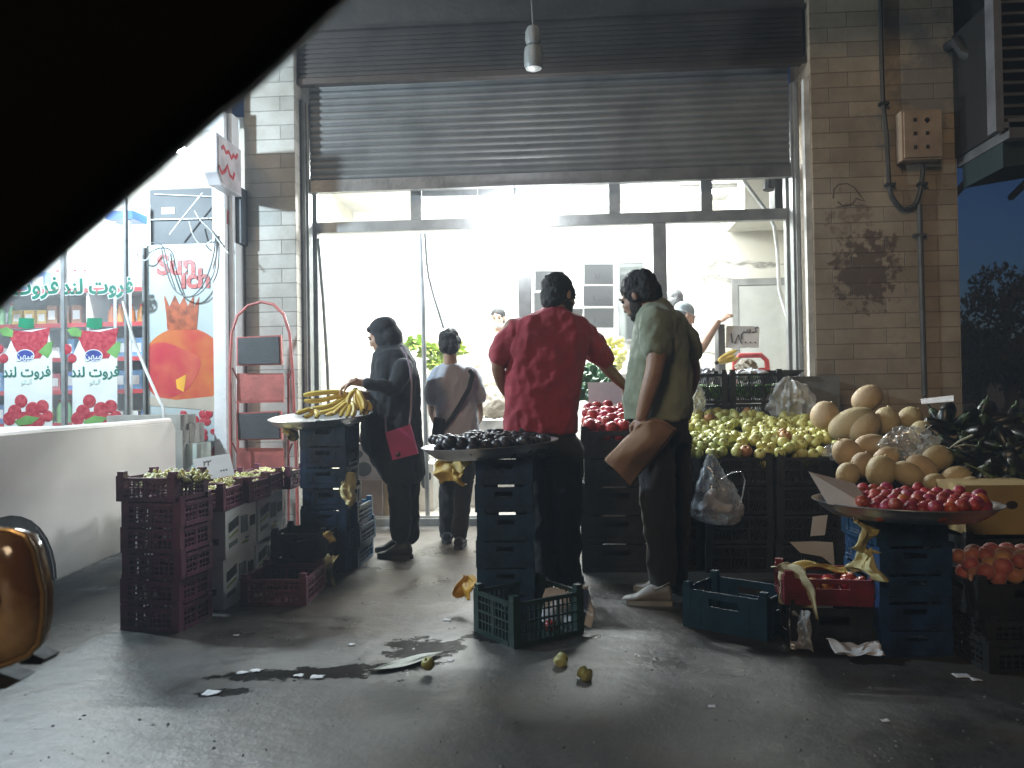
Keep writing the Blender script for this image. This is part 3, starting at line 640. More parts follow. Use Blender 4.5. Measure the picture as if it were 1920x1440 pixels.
# grapes: small clusters, each one mesh
grape_m = mat('green_grape', (0.74, 0.70, 0.33), 0.3, var=0.08, bump=0, sss=0.2, objvar=0.12)
def cluster_mesh(seed):
    R2 = random.Random(seed); q = MB()
    for _ in range(34):
        t = R2.random(); a = R2.uniform(0, 6.28); rr = (0.045 * (1 - t) + 0.012) * R2.uniform(0.4, 1)
        q.ell((rr * math.cos(a), -0.06 + t * 0.13, 0.018 + abs(rr * math.sin(a)) * 0.75), R2.uniform(0.009, 0.0115), None, 8, 5)
    q.tube([(0, -0.08, 0.03), (0.004, -0.02, 0.035), (0, 0.05, 0.02)], 0.003, 5)
    return q.mesh('grape_cluster', grape_m, smooth=80)
GC = [cluster_mesh(i) for i in range(4)]
def grapes(x, y, z, w, d, n, rz, label, group):
    for i in range(n):
        a, b = rnd.uniform(-w/2 + .06, w/2 - .06), rnd.uniform(-d/2 + .06, d/2 - .06)
        o = put('grape_cluster', rnd.choice(GC), None, (x + a * math.cos(rz) - b * math.sin(rz), y + a * math.sin(rz) + b * math.cos(rz), z + rnd.uniform(-0.012, 0.014)), (rnd.uniform(-.2, .2), rnd.uniform(-.2, .2), rnd.uniform(0, 6.28)))
        tag(o, label, 'grapes', group)
grapes(-2.02, 3.93, ZP - 0.055, 0.33, 0.29, 34, -0.1, 'pale green grape cluster in the purple crate nearest the pickup', 'grapes in the nearest purple crate')

# ---- row of printed white cartons under purple grape crates
carton_m = mat('white_carton', (0.78, 0.80, 0.76), 0.7, var=0.06, vscale=3, bump=0.08); ink = mat('carton_ink', (0.02, 0.03, 0.03), 0.6); limeink = mat('lime_ink', (0.32, 0.42, 0.06), 0.6); greyink = mat('grey_ink', (0.20, 0.24, 0.22), 0.6)
def carton(x, y, z, w, d, h, label, rz=0.0):
    t = thing('printed_carton', label, 'carton', (x, y, z), rz, 'white printed cartons under the grape crates')
    q = MB(); q.bb(-w/2, w/2, -d/2, d/2, 0, h); q.build('carton_body', carton_m, t, bevel=0.005)
    q = MB(); X = w/2 + 0.0025
    def r_(y0, y1, z0, z1, sk=0.0): q.prism([V((w/2 + 0.001, y0*d, z0*h)), V((w/2 + 0.001, y1*d, (z0 + sk)*h)), V((w/2 + 0.001, y1*d, (z1 + sk)*h)), V((w/2 + 0.001, y0*d, z1*h))], (0.002, 0, 0))
    for a_ in ((-.40, -.10, .52, .72, .10), (.28, .46, .5, .72)): q = MB(); r_(*a_); q.build('dark_print', ink, t, smooth=0)
    for (a, b, c, e) in ((-.34, -.02, .48, .68), (-.34, -.02, .14, .24), (.08, .34, .3, .42)): q = MB(); q.bb(a * w, b * w + 0.02, -d/2 - 0.003, -d/2 - 0.001, c * h, e * h); q.build('dark_print', ink, t, smooth=0)
    for nm_, m_, lst in (('lime_print', limeink, ((-.40, -.12, .40, .44, .10), (0.02, .22, .18, .22))), ('grey_print', greyink, ((-.02, .2, .42, .78), (-.40, -.14, .2, .30, .05), (.12, .24, .26, .3)))):
        for a_ in lst: q = MB(); r_(*a_); q.build(nm_, m_, t, smooth=0)
for (y, nm) in ((4.37, 'nearer'), (4.92, 'farther')):
    xx = -2.03 if nm == 'nearer' else -2.07
    carton(xx, y, 0.0, 0.36, 0.42, 0.265, f'white printed fruit carton at the bottom of the {nm} pair beside the purple stack')
    carton(xx + 0.01, y + 0.01, 0.267, 0.36, 0.42, 0.26, f'white printed fruit carton on top of the {nm} pair, under grapes')
k = 0
for (x, y, rz, where) in ((-2.02, 4.28, 0.05, 'first past the purple stack'), (-2.0, 4.62, -0.03, 'second past the purple stack'), (-2.04, 4.95, 0.04, 'third past the purple stack'), (-2.0, 5.28, 0.0, 'last before the banana stand'), (-2.42, 4.75, 0.06, 'behind the price card'), (-2.42, 5.15, 0.0, 'at the foot of the step ladder')):
    back = x < -2.3
    if back: carton(x, y, 0, 0.36, 0.38, 0.5, f'white carton under the grape crate {where}')
    zz = 0.531 if not back else 0.503
    crate(x, y, zz, 0.36, 0.315, 0.118, 'lattice', 'purple', f'purple grape crate on the white cartons, {where}', rz, 'purple grape crates on the white cartons')
    grapes(x, y, zz + 0.06, 0.33, 0.28, 15, rz, f'pale grape cluster in the purple crate {where}', f'grapes in the crate {where}')
def card(name, label, cat, pts, m, t=0.003):
    P = [V(p) for p in pts]; n = (P[1] - P[0]).cross(P[-1] - P[0]).normalized(); q = MB(); q.prism(P, n * t); return tag(q.build(name, m, smooth=0), label, cat)
paper = mat('white_paper', (0.62, 0.60, 0.60), 0.75, var=0.03, bump=0.1, bscale=9); marker = mat('marker_ink', (0.06, 0.055, 0.07), 0.7)
def price_card(label, corners, body, size, extra=None, thick=0.004, inkm=None, bold=0.0):
    """corners: bottom-left, bottom-right, top-right, top-left as seen from the street"""
    bl, br, tr, tl = [V(c) for c in corners]; c = (bl + br + tr + tl) / 4; x = (br - bl).normalized(); nrm = x.cross(tl - bl).normalized(); y = nrm.cross(x)
    t = thing('price_card', label, 'price card', c)
    q = MB(); q.prism([p - c for p in (bl, br, tr, tl)], -nrm * thick); q.build('card_sheet', paper, t, smooth=0)
    M = Matrix((x, y, nrm)).transposed()
    lines = body if isinstance(body, list) else [(body, 0, 0, size)]
    for (s, dx, dy, sz) in lines:
        o = put('lettering', text_mesh(s, sz, inkm or marker, bold, 0.0006), t, x * dx + y * dy + nrm * 0.0015); o.rotation_mode = 'QUATERNION'; o.rotation_quaternion = M.to_quaternion()
    return t
price_card('white price card standing among the purple grape crates', [at(375, 902, 4.5), at(440, 890, 4.5), at(430, 850, 4.56), at(361, 861, 4.56)], [('\u06f2\u06f2', -0.045, 0.03, 0.05), ('...', 0.06, -0.012, 0.075)], 0.05)

# ---- empty purple crate, black and blue crates with yellow paper
pc = at(521, 1100, 4.4); crate(-1.625, 4.46, 0.0, 0.36, 0.42, 0.145, 'lattice', 'purple', 'empty purple crate on the asphalt before the white cartons', 0.06)
crate(-1.68, 4.98, 0.0, 0.34, 0.34, 0.15, 'panel', 'black', 'black crate on the ground under the one with yellow paper', 0.04)
crate(-1.67, 4.98, 0.158, 0.34, 0.34, 0.14, 'panel', 'black', 'black crate with yellow paper lying across its rim', 0.02)
stack(-1.56, 5.42, 3, 0.34, 0.42, 0.128, 'lattice', 'azure', 'low blue stack behind the black crates', 0.02)

def crumple(name, label, cat, base, m, nu=10, nv=14, amp=0.02, seed=1.0, th=0.0015, sub=True):
    """a sheet of paper or film: base(u, v) -> point, creased by noise"""
    q = MB()
    def f(u, v):
        p = base(u, v); n = V((fbm((u * 1.6 + seed, v * 1.6, 0), 1.0, 2), fbm((u * 1.6, v * 1.6 + seed, 5), 1.0, 2), fbm((u * 1.6, v * 1.6, seed + 9), 1.0, 2))); c_ = abs(fbm((u * 2 + seed, v * 2, 3), 1.4, 2)); return p + n * amp * 0.75 + V((0, -1, 0.3)) * (c_ * amp * 0.5)
    q.sheet(f, nu * 2, nv * 2); o = q.build(name, m, smooth=50); solidify(o, th); return tag(o, label, cat)
yel = mat('yellow_paper', (0.62, 0.42, 0.10), 0.6, var=0.12, vscale=7, bump=0.3, bscale=14); yel2 = mat('pale_yellow_paper', (0.66, 0.58, 0.28), 0.6, var=0.1, vscale=7, bump=0.3, bscale=14)
amber_p = mat('amber_wrap', (0.62, 0.34, 0.03), 0.5, var=0.12, vscale=7, bump=0.3, bscale=14)
def hang(label, px, py, w, h, Y, m, seed, name='wrapping_paper', tw=0.5, amp=0.03, taper=0.5):
    c = at(px, py, Y)
    def base(u, v):
        ww = w * 1.15 * (1 - taper * abs(v - 0.45)); return c + V(((u - 0.5) * ww + 0.02 * math.sin(v * 5 + seed), 0.035 * math.sin(u * 3.1 + seed) - 0.03 * v, (0.5 - v) * h))
    return crumple(name, label, 'wrapping paper', base, m, amp=amp, seed=seed)
hang('pale yellow wrapping paper hanging down beside the low blue stack', 620, 1066, 0.09, 0.17, 4.79, yel2, 2.0)
hang('curl of yellow paper on the rim of the black crate', 622, 1006, 0.05, 0.06, 4.82, yel, 3.3, amp=0.02)
q = MB(); q.tube([at(557, 1015, 4.85), at(585, 1011, 4.84), at(615, 1003, 4.83)], 0.006, 6); tag(q.build('stick', mat('pale_wood', (0.4, 0.32, 0.2), 0.7)), 'thin pale stick lying across the black crate', 'stick')

# ---- trays on stacks of blue crates
tray_m = mat('tin_tray', (0.62, 0.63, 0.64), 0.30, 0.85, var=0.06, vscale=8, bump=0.06, bscale=20)
def tray(label, c, R, dep=0.055, tilt=(0, 0)):
    q = MB(); q.lathe([(0.002, 0.0), (R * 0.78, 0.0), (R * 0.9, dep * 0.55), (R * 0.97, dep), (R, dep + 0.004), (R * 1.0, dep + 0.008), (R * 0.965, dep + 0.005), (R * 0.89, dep * 0.55 + 0.005), (R * 0.77, 0.006), (0.002, 0.006)], 56)
    o = q.build('metal_tray', tray_m, smooth=50); o.location = c; o.rotation_euler = (tilt[0], tilt[1], 0); return tag(o, label, 'tray')
zb = stack(-1.585, 5.24, 7, 0.30, 0.34, 0.128, 'panel', 'blue', 'stack under the banana tray')
tb = at(603, 768, 5.25)
tray('round tin tray of bananas on the blue crate stack beside the woman', (tb.x, 5.25, zb - 0.0), 0.345, 0.05, (rad(5.5), rad(-2)))
zp = stack(-0.325, 4.12, 6, 0.285, 0.34, 0.128, 'panel', 'blue', 'stack under the plum tray', rz=0.03)
tp = at(920, 838, 4.12)
tray('round tin tray heaped with dark plums on the middle blue crate stack', (tp.x, 4.12, zp), 0.355, 0.055, (rad(1), rad(-3)))
zc = stack(1.425, 3.66, 5, 0.30, 0.38, 0.108, 'panel', 'blue', 'stack under the red plum tray', rz=0.04)
tc_ = at(1697, 940, 3.55)
tray('round tin tray of red plums on the right blue crate stack', (tc_.x, 3.56, zc), 0.375, 0.055, (rad(-1), rad(1)))
ZTB, ZTP, ZTC = zb, zp, zc
# dark plums
plum_m = mat('dark_plum', (0.022, 0.018, 0.026), 0.38, var=0.15, vscale=20, bump=0.05, objvar=0.3, col2=(0.05, 0.045, 0.055))
pm = ball_mesh(plum_m, 0.029, 'dark_plum', 1.12)
def disc(cx, cy, R, r, z0, hgt, layers=2):
    return heap(cx - R, cx + R, cy - R, cy + R, r, lambda x, y: z0 + r + hgt * max(0, 1 - ((x - cx)**2 + (y - cy)**2) / R**2) + 0.045 * max(0, (math.hypot(x - cx, y - cy) / R - 0.8) / 0.2), lambda x, y: (x - cx)**2 + (y - cy)**2 < R * R, layers, zmin=z0 + r * 0.8)
fruit('dark_plum', pm, 'almost black plum in the heap on the middle tin tray', 'plum', 'dark plums on the middle tray', disc(tp.x, 4.12, 0.30, 0.029, zp + 0.012, 0.06))
redplum_m = mat('red_plum', (0.42, 0.045, 0.04), 0.38, var=0.12, vscale=14, bump=0.03, objvar=0.22, col2=(0.22, 0.02, 0.025))
orgplum_m = mat('orange_plum', (0.48, 0.11, 0.03), 0.28, var=0.1, vscale=14, bump=0.03, objvar=0.2)
rm = ball_mesh(redplum_m, 0.027, 'red_plum', 1.1); om = ball_mesh(orgplum_m, 0.028, 'orange_plum', 1.1)
pts = [p for p in disc(tc_.x, 3.56, 0.315, 0.027, zc + 0.012, 0.035) if p[0] > tc_.x - 0.22 + 0.25 * (p[1] - 3.56)]
fruit('red_plum', rm, 'glossy red plum on the right tin tray', 'plum', 'red plums on the right tray', [p for i, p in enumerate(pts) if i % 17 != 5])
fruit('orange_plum', om, 'lone orange toned plum among the red ones on the right tray', 'plum', 'orange toned plums on the right tray', [p for i, p in enumerate(pts) if i % 17 == 5])
price_card('blank white sheet propped at the left of the red plum tray', [at(1552, 945, 3.42), at(1642, 958, 3.36), at(1602, 906, 3.48), at(1516, 884, 3.48)], [], 0.05)
# bananas
ban_m = mat('banana_skin', (0.80, 0.60, 0.12), 0.45, var=0.06, vscale=9, bump=0.04, objvar=0.08); tip_m = mat('banana_tip', (0.05, 0.035, 0.015), 0.7)
def banana_mesh(L=0.18, bend=0.055, r=0.0165):
    q = MB(); n = 10; P = []; Rr = []
    for i in range(n + 1):
        t = i / n; P.append(V((0.004 + t * L, 0, -bend * math.sin(math.pi * t * 0.9) )))
        Rr.append(r * (0.32 if t < 0.06 else min(1, 0.45 + 4.5 * (t - 0.06), 0.4 + 5 * (1 - t))))
    q.tube(P, Rr, 6); q.mi = 1; q.tube([P[-1], P[-1] + (P[-1] - P[-2]) * 0.35], [r * 0.35, r * 0.25], 5); q.tube([P[0] - V((0.016, 0, 0)), P[0]], [r * 0.4, r * 0.34], 5)
    return q.mesh('banana', [ban_m, tip_m], smooth=35)
BM = [banana_mesh(.21, .06, .019), banana_mesh(0.19, 0.05, .018), banana_mesh(0.22, 0.065, .0195)]
def bunch(label, loc, rz, n, spread, lift=0.0, tilt=0.0, roll=0.0):
    t = thing('banana_bunch', label, 'bananas', loc, rz, 'banana bunches'); t.rotation_euler = (roll, tilt, rz)
    for i in range(n):
        a = (i - (n - 1) / 2) * spread; put('banana', BM[i % 3], t, (0.012 * math.cos(a), 0.03 * math.sin(a) + (i - n/2) * 0.004, 0.012 * (i % 2) + lift), (rad(20) * math.sin(a * 2), rad(8) * (i % 2), a))
    q = MB(); q.ell((0.0, 0, 0.008 + lift), (0.022, 0.02, 0.014), None, 8, 6); q.build('crown_stem', tip_m, t); return t
def hand_bunch(label, dy, crown, fingers, r=0.0175):
    Y = 5.25 + dy; c = at(*crown, Y); t = thing('banana_bunch', label, 'bananas', c, 0, 'banana bunches')
    for i, f in enumerate(fingers):
        P = smooth([at(x, y, Y - 0.03 - k * (f[0][2] if len(f[0]) > 2 else 0.02)) - c for k, (x, y, *_) in enumerate(f)], 4); n = len(P)
        Rr = [r * min(1, 0.42 + 2.6 * (k / n), 0.35 + 3.0 * (1 - k / n)) for k in range(n)]
        q = MB(); q.tube(P, Rr, 7); q.mi = 1; q.tube([P[-1], P[-1] + (P[-1] - P[-2]).normalized() * 0.008], [r * 0.34, r * 0.25], 6); q.build('banana', [ban_m, tip_m], t)
    q = MB(); q.ell((0, -0.02, 0), (0.02, 0.02, 0.016), None, 8, 6); q.build('crown_stem', mat('banana_stalk', (0.28, 0.22, 0.08), 0.7), t)
hand_bunch('large banana bunch lying on its side with the fingers pointing left', 0.06, (652, 739), [[(651, 738), (628, 735), (596, 737), (569, 741)], [(651, 740), (630, 744), (598, 751), (570, 752)], [(652, 742), (634, 753), (610, 763), (584, 766)], [(654, 744), (640, 757), (622, 769), (596, 775)], [(656, 746), (646, 760), (632, 771), (611, 779)]])
hand_bunch('banana bunch standing with fingers down in the middle of the tray', -0.04, (655, 752), [[(654, 752), (644, 759), (634, 768), (625, 776)], [(655, 753), (648, 763), (642, 772), (638, 781)], [(656, 753), (656, 764), (653, 774), (650, 782)], [(658, 752), (664, 762), (664, 773), (660, 781)]])
hand_bunch('banana bunch under the hand of the woman in black', 0.0, (668, 731), [[(668, 731), (658, 739), (653, 750), (652, 762)], [(668, 732), (666, 744), (668, 757), (672, 768)], [(670, 731), (676, 741), (682, 754), (683, 767)], [(669, 732), (671, 745), (676, 759), (680, 772)]])
hand_bunch('small pair of short bananas at the left front of the tray', -0.16, (588, 768), [[(588, 768), (578, 768), (566, 772), (556, 775)], [(588, 769), (584, 776), (578, 780), (570, 781)], [(589, 769), (594, 774), (596, 779), (592, 783)]], 0.0165)
hand_bunch('overripe banana bunch at the right end of the tray', 0.02, (683, 752), [[(683, 752), (690, 756), (694, 763), (692, 770)], [(682, 753), (684, 762), (682, 770), (676, 776)], [(683, 753), (690, 762), (688, 771), (683, 777)]])
# ---- base crate in front of the plum stack
crate(-0.205, 3.80, 0.0, 0.40, 0.34, 0.20, 'lattice', 'green', 'dark green open crate turned cornerwise before the plum stack', rad(38))
q = None
crumple('paper_scrap', 'grey paper scraps inside the dark green open crate', 'paper', lambda u, v: V((-0.13 + 0.22 * u, 3.80 + 0.12 * v, 0.05 + 0.13 * v)), paper, amp=0.04, seed=4.4)
fruit('tomato', apple_mesh(mat('tomato_red', (0.42, 0.05, 0.03), 0.25, bump=0.02, var=0.06, objvar=0.15), 0.03, name='tomato'), 'squashed red tomato in the dark green open crate', 'tomato', None, [(-0.10, 3.72, 0.05)])
hang('amber wrapping paper at the left foot of the plum stack', 873, 1098, 0.09, 0.10, 4.15, amber_p, 7.0)
hang('yellow wrapping paper hanging under the plum tray at its left', 850, 882, 0.17, 0.13, 4.3, yel, 8.0, amp=0.06, taper=0.3)
hang('yellow wrapping paper on the right side of the banana stack', 657, 918, 0.075, 0.22, 5.12, yel2, 9.4, amp=0.05, taper=0.25)
hang('yellow scrap of paper on the left side of the banana stack', 548, 812, 0.06, 0.09, 5.1, yel2, 10.0)
hang('yellow paper flap under the left rim of the red plum tray', 1617, 1000, 0.09, 0.12, 3.44, yel2, 11.5, amp=0.045, taper=0.2)
hang('pale yellow paper folded against the right blue stack', 1622, 1056, 0.08, 0.12, 3.44, yel2, 14.2, amp=0.045, taper=0.2)

# ---- open azure crate, red crate on dark boxes, peach crate
crate(0.80, 3.93, 0.0, 0.42, 0.33, 0.185, 'panel', 'azure', 'empty blue crate lying cornerwise on the asphalt', rad(-36) + rad(0))
crate(1.135, 3.68, 0.0, 0.37, 0.30, 0.19, 'panel', 'black', 'black crate on the ground under the red crate', rad(-4))
crate(1.135, 3.68, 0.198, 0.40, 0.30, 0.115, 'panel', 'red', 'dark red crate holding a few tomatoes and yellow paper', rad(-6))
tom = mat('tomato_red', (0, 0, 0)); orgm = mat('orange_peel', (0.62, 0.22, 0.03), 0.4, var=0.06, bump=0.15, bscale=160, objvar=0.1)
tm = apple_mesh(tom, 0.034, name='tomato'); orm = ball_mesh(orgm, 0.034, 'orange')
fruit('orange', orm, 'orange lying in the dark red crate', 'orange', 'oranges in the dark red crate', [(1.06, 3.62, 0.265), (1.12, 3.61, 0.27), (1.0, 3.64, 0.26), (1.04, 3.7, 0.26)])
fruit('tomato', tm, 'red tomato lying in the dark red crate', 'tomato', 'tomatoes in the dark red crate', [(1.2, 3.61, 0.27), (1.27, 3.62, 0.27), (1.24, 3.69, 0.27), (1.15, 3.69, 0.265)])
crumple('wrapping_paper', 'cream wrapping paper draped over the left corner of the dark red crate', 'wrapping paper', lambda u, v: V((0.99 - 0.1 * u + 0.06 * v, 3.52 + 0.16 * u, 0.345 - 0.19 * v * v)), mat('cream_paper', (0.66, 0.58, 0.36), 0.6, var=0.06, bump=0.25, bscale=14), amp=0.035, seed=3.7)
crumple('wrapping_paper', 'yellow paper strip along the back of the dark red crate', 'wrapping paper', lambda u, v: V((1.02 + 0.24 * u, 3.72 + 0.05 * v, 0.315 + 0.02 * math.sin(u * 5))), yel, amp=0.03, seed=5.7, nv=6)
crumple('paper_scrap', 'crumpled whitish paper on the ground before the dark boxes', 'paper', lambda u, v: V((1.08 + 0.2 * u, 3.40 + 0.09 * v, 0.03 + 0.02 * v)), paper, amp=0.05, seed=6.1)
crumple('plastic_bag', 'torn clear film hanging at the left of the black crate', 'film', lambda u, v: V((0.94 + 0.08 * u, 3.55 - 0.04 * u, 0.18 - 0.17 * v)), glass_mat('film', gloss=0.25, haze=0.25), amp=0.03, seed=2.9)
zq = stack(1.83, 3.46, 2, 0.44, 0.34, 0.098, 'lattice', 'black', 'peach stack at the bottom right', rz=0.05)
zq2 = stack(1.80, 3.46, 1, 0.44, 0.34, 0.14, 'panel', 'black', 'peach stack, holding peaches', rz=0.05, z0=zq)
peach_m = mat('peach_skin', (0.44, 0.19, 0.10), 0.55, var=0.1, vscale=10, bump=0.04, objvar=0.3, col2=(0.27, 0.07, 0.045), sheen=0.3)
fruit('peach', ball_mesh(peach_m, 0.036, 'peach', 1.0), 'ripe peach heaped in the crate at the bottom right', 'peach', 'peaches at the bottom right', heap(1.66, 2.02, 3.34, 3.60, 0.036, lambda x, y: zq + 0.15 + 0.06 * (1 - ((x - 1.82) / 0.24)**2)))

# ---- right: fruit crates in tiers
BH = 0.172
stack(1.045, 5.26, 4, 0.41, 0.38, BH, 'hatch', 'black', 'front apple stack behind the hanging clear bag')
stack(1.475, 5.25, 4, 0.40, 0.38, BH, 'hatch', 'black', 'front apple stack with paper scraps stuck on it')
stack(0.66, 5.36, 4, 0.33, 0.40, BH, 'hatch', 'black', 'front apple stack behind the man in green')
ztop = 4 * (BH + 0.008)
stack(0.80, 5.70, 5, 0.46, 0.40, 0.152, 'hatch', 'black', 'rear apple stack on the left'); stack(1.29, 5.68, 5, 0.46, 0.40, 0.152, 'hatch', 'black', 'rear apple stack on the right'); stack(1.72, 5.66, 5, 0.36, 0.38, 0.152, 'hatch', 'black', 'rear stack beside the melons')
apl_m = mat('apple_skin', (0.64, 0.64, 0.22), 0.32, var=0.07, vscale=12, bump=0.02, objvar=0.14, col2=(0.55, 0.52, 0.15)); blush = mat('blushed_apple', (0.55, 0.28, 0.10), 0.32, var=0.12, vscale=9, bump=0.02, objvar=0.1)
am = apple_mesh(apl_m); bm_ = apple_mesh(blush)
def apz(x, y):
    t = (y - 5.10) / 0.85; lump = 0.035 * fbm((x * 3, y * 3, 2.2), 1.3, 2)
    return ztop + 0.012 + 0.235 * t + 0.035 * math.sin(math.pi * min(1, t * 2.2)) + lump - 0.10 * max(0, (x - 1.4)) * t - 0.05 * max(0, 0.75 - x)
ap = heap(0.62, 1.70, 5.12, 5.95, 0.037, apz, lambda x, y: x < 1.86 - 0.1 * (y - 5.1) and fbm((x * 4, y * 5, 7), 1.6, 2) < 0.36, layers=1, jit=0.62)
ap += [(x + 0.03, y + 0.02, z - 0.05) for (x, y, z) in ap[::4]]
fruit('apple', am, 'pale yellow green apple heaped right of the man in the green shirt', 'apple', 'yellow green apples', [p for i, p in enumerate(ap) if i % 31 != 7])
fruit('apple', bm_, 'apple with an orange blush among the yellow green ones', 'apple', 'blushed apples', [p for i, p in enumerate(ap) if i % 31 == 7])
# tier of limes behind the apples
zl = 0
for i, x in enumerate((0.98, 1.38)):
    stack(x, 6.16, 6, 0.38, 0.36, 0.165, 'hatch', 'black', ('left' if i == 0 else 'right') + ' stack under the netted lime crates')
ZL = 6 * 0.173
lime_m = mat('lime_skin', (0.10, 0.30, 0.03), 0.35, var=0.1, bump=0.1, bscale=90, objvar=0.15)
for i, x in enumerate((0.98, 1.38)):
    crate(x, 6.16, ZL, 0.38, 0.36, 0.22, 'hatch', 'black', ('left' if i == 0 else 'right') + ' netted black crate of limes below the window sill')
    fruit('lime', ball_mesh(lime_m, 0.03, 'lime', 1.15), 'green lime behind the mesh of the ' + ('left' if i == 0 else 'right') + ' black crate', 'lime', 'limes in the ' + ('left' if i == 0 else 'right') + ' netted crate',
          heap(x - 0.14, x + 0.14, 6.03, 6.14, 0.03, lambda a, b: ZL + 0.11, layers=2))
# tomatoes tier
for (x, nm) in ((0.30, 'tomato stack'),):
    stack(x, 5.28, 5, 0.44, 0.40, 0.172, 'panel', 'black', 'tomato stack between the two men')
zt_ = 5 * 0.18
redp = mat('red_nectarine', (0.55, 0.06, 0.05), 0.3, var=0.1, vscale=12, bump=0.02, objvar=0.15, col2=(0.42, 0.04, 0.04))
fruit('nectarine', apple_mesh(redp, 0.04, name='nectarine'), 'bright red nectarine heaped on the black crates between the two men', 'nectarine', 'red nectarines between the two men', heap(0.13, 0.48, 5.12, 5.52, 0.04, lambda x, y: zt_ + 0.0 + 0.13 * (y - 5.08) / 0.45))
price_card('pale price card behind the red nectarines', [at(1104, 757, 5.6), at(1166, 757, 5.6), at(1166, 716, 5.66), at(1102, 717, 5.66)], [], 0.05)
# ---- melons on low crates beside the pillar
stack(1.95, 5.42, 4, 0.40, 0.40, BH, 'hatch', 'black', 'left stack under the melons'); stack(2.36, 5.40, 4, 0.40, 0.40, BH, 'hatch', 'black', 'right stack under the melons')
stack(1.88, 4.95, 3, 0.40, 0.40, BH, 'hatch', 'black', 'left low stack under the melons'); stack(2.30, 4.93, 3, 0.40, 0.40, BH, 'hatch', 'black', 'right low stack under the melons')
stack(1.90, 4.46, 2, 0.40, 0.40, BH, 'hatch', 'black', 'front stack under the melons'); stack(2.33, 4.46, 2, 0.40, 0.40, BH, 'hatch', 'black', 'front right stack under the melons')
melon_m = mat('melon_rind', (0.54, 0.41, 0.23), 0.6, var=0.08, vscale=5, bump=0.18, bscale=70, objvar=0.14, col2=(0.42, 0.33, 0.17))
mq = MB()
def mel(t, a): 
    r = 0.078 * (1 + 0.025 * abs(math.cos(a * 5))) * math.sin(t) ** 0.92; return V((r * math.cos(a), r * math.sin(a), -0.105 * math.cos(t)))
mq.rings([[mel(math.pi * (0.015 + 0.97 * i / 16), 2 * math.pi * k / 30) for k in range(30)] for i in range(17)])
mq.tube([(0, 0, 0.10), (0.004, 0, 0.118)], 0.006, 6); melon_me = mq.mesh('melon', melon_m, smooth=60)
MEL = [(1626,747,30,22,60,'netted melon topmost in the heap, tilted against the tiled pillar'), (1546,779,26,24,30,'melon at the far left of the heap touching the apples'), (1598,795,44,27,68,'long melon behind two others in the upper heap'),
 (1619,801,33,24,60,'melon lying across the long one in the upper heap'), (1662,790,26,22,10,'upright melon at the right of the upper heap'), (1706,785,22,20,40,'round melon next to the eggplants'), (1727,812,22,20,20,'melon half hidden behind the clear bag'),
 (1633,836,32,21,88,'melon lying flat in the middle of the heap'), (1588,850,27,24,-30,'shaded melon beside the apple crate'), (1590,890,22,20,20,'dark melon low beside the apple crate'), (1618,872,23,21,15,'melon in the gap at the centre of the heap'),
 (1652,884,29,26,20,'large melon at the front centre of the heap'), (1660,862,27,20,50,'melon peeping over the large front one'), (1702,889,28,21,-60,'melon right of the large front one'), (1728,879,29,22,-50,'melon behind the card of the right tray'),
 (1758,860,28,23,70,'pale melon right of the clear bag'), (1753,906,21,17,90,'small melon at the front right rim of the heap'), (1792,896,26,20,70,'melon at the right end of the front row'), (1818,914,22,18,60,'dim melon at the far right of the heap')]
for (px, py, a, b, tl, lab) in MEL:
    Y = 5.5 - (py - 745) / 160 * 1.15; p = at(px, py, Y); o = put('melon', melon_me, None, p); s = b * Y / 1500 / 0.078 * 1.02; l = a * Y / 1500 / 0.105 * 1.02
    o.scale = (s, s, l); o.rotation_euler = Euler((rnd.uniform(-0.35, 0.1), rad(tl), 0)); tag(o, lab, 'melon', 'melons beside the pillar')
# ---- eggplants
stack(2.72, 4.98, 4, 0.42, 0.42, BH, 'hatch', 'black', 'left stack under the eggplants'); stack(3.16, 4.98, 4, 0.42, 0.42, BH, 'hatch', 'black', 'right stack under the eggplants')
stack(2.72, 4.50, 3, 0.42, 0.42, BH, 'hatch', 'black', 'front stack under the eggplants'); stack(3.16, 4.5, 3, 0.42, 0.42, BH, 'hatch', 'black', 'front right stack under the eggplants')
egg_m = mat('eggplant_skin', (0.010, 0.011, 0.010), 0.34, var=0.1, bump=0.02, objvar=0.2); calyx = mat('eggplant_calyx', (0.05, 0.085, 0.03), 0.6, bump=0.1)
q = MB(); q.lathe([(0.003, -0.10), (0.03, -0.092), (0.043, -0.055), (0.042, -0.01), (0.033, 0.045), (0.022, 0.085), (0.012, 0.1)], 12); q.mi = 1
q.lathe([(0.024, 0.078), (0.02, 0.1), (0.007, 0.108), (0.006, 0.135), (0.008, 0.14)], 8)
for k in range(5):
    a = k * 1.257; q.ngon([V((0.025 * math.cos(a - .4), 0.025 * math.sin(a - .4), 0.085)), V((0.036 * math.cos(a), 0.036 * math.sin(a), 0.055)), V((0.025 * math.cos(a + .4), 0.025 * math.sin(a + .4), 0.085))])
eg = q.mesh('eggplant', [egg_m, calyx], smooth=50)
for i in range(84):
    u, v = rnd.random(), rnd.random(); px = 1722 + 215 * u + 26 * (1 - v); lim = 752 + 0.10 * abs(px - 1800); py = lim + 20 + (895 - lim) * v; Y = 5.15 - 0.75 * v + rnd.uniform(-0.02, 0.12)
    if py > 845 and px < 1800: continue
    o = put('eggplant', eg, None, at(px, py, Y), (rnd.uniform(0, 6.3), rnd.uniform(0, 6.3), rnd.uniform(0, 6.3))); s = rnd.uniform(0.85, 1.15); o.scale = (s, s, s)
    tag(o, 'dark eggplant in the shadowy heap right of the melons', 'eggplant', 'eggplants right of the melons')
stalk = mat('leek_green', (0.16, 0.22, 0.08), 0.5); stalkw = mat('leek_white', (0.45, 0.48, 0.35), 0.5)
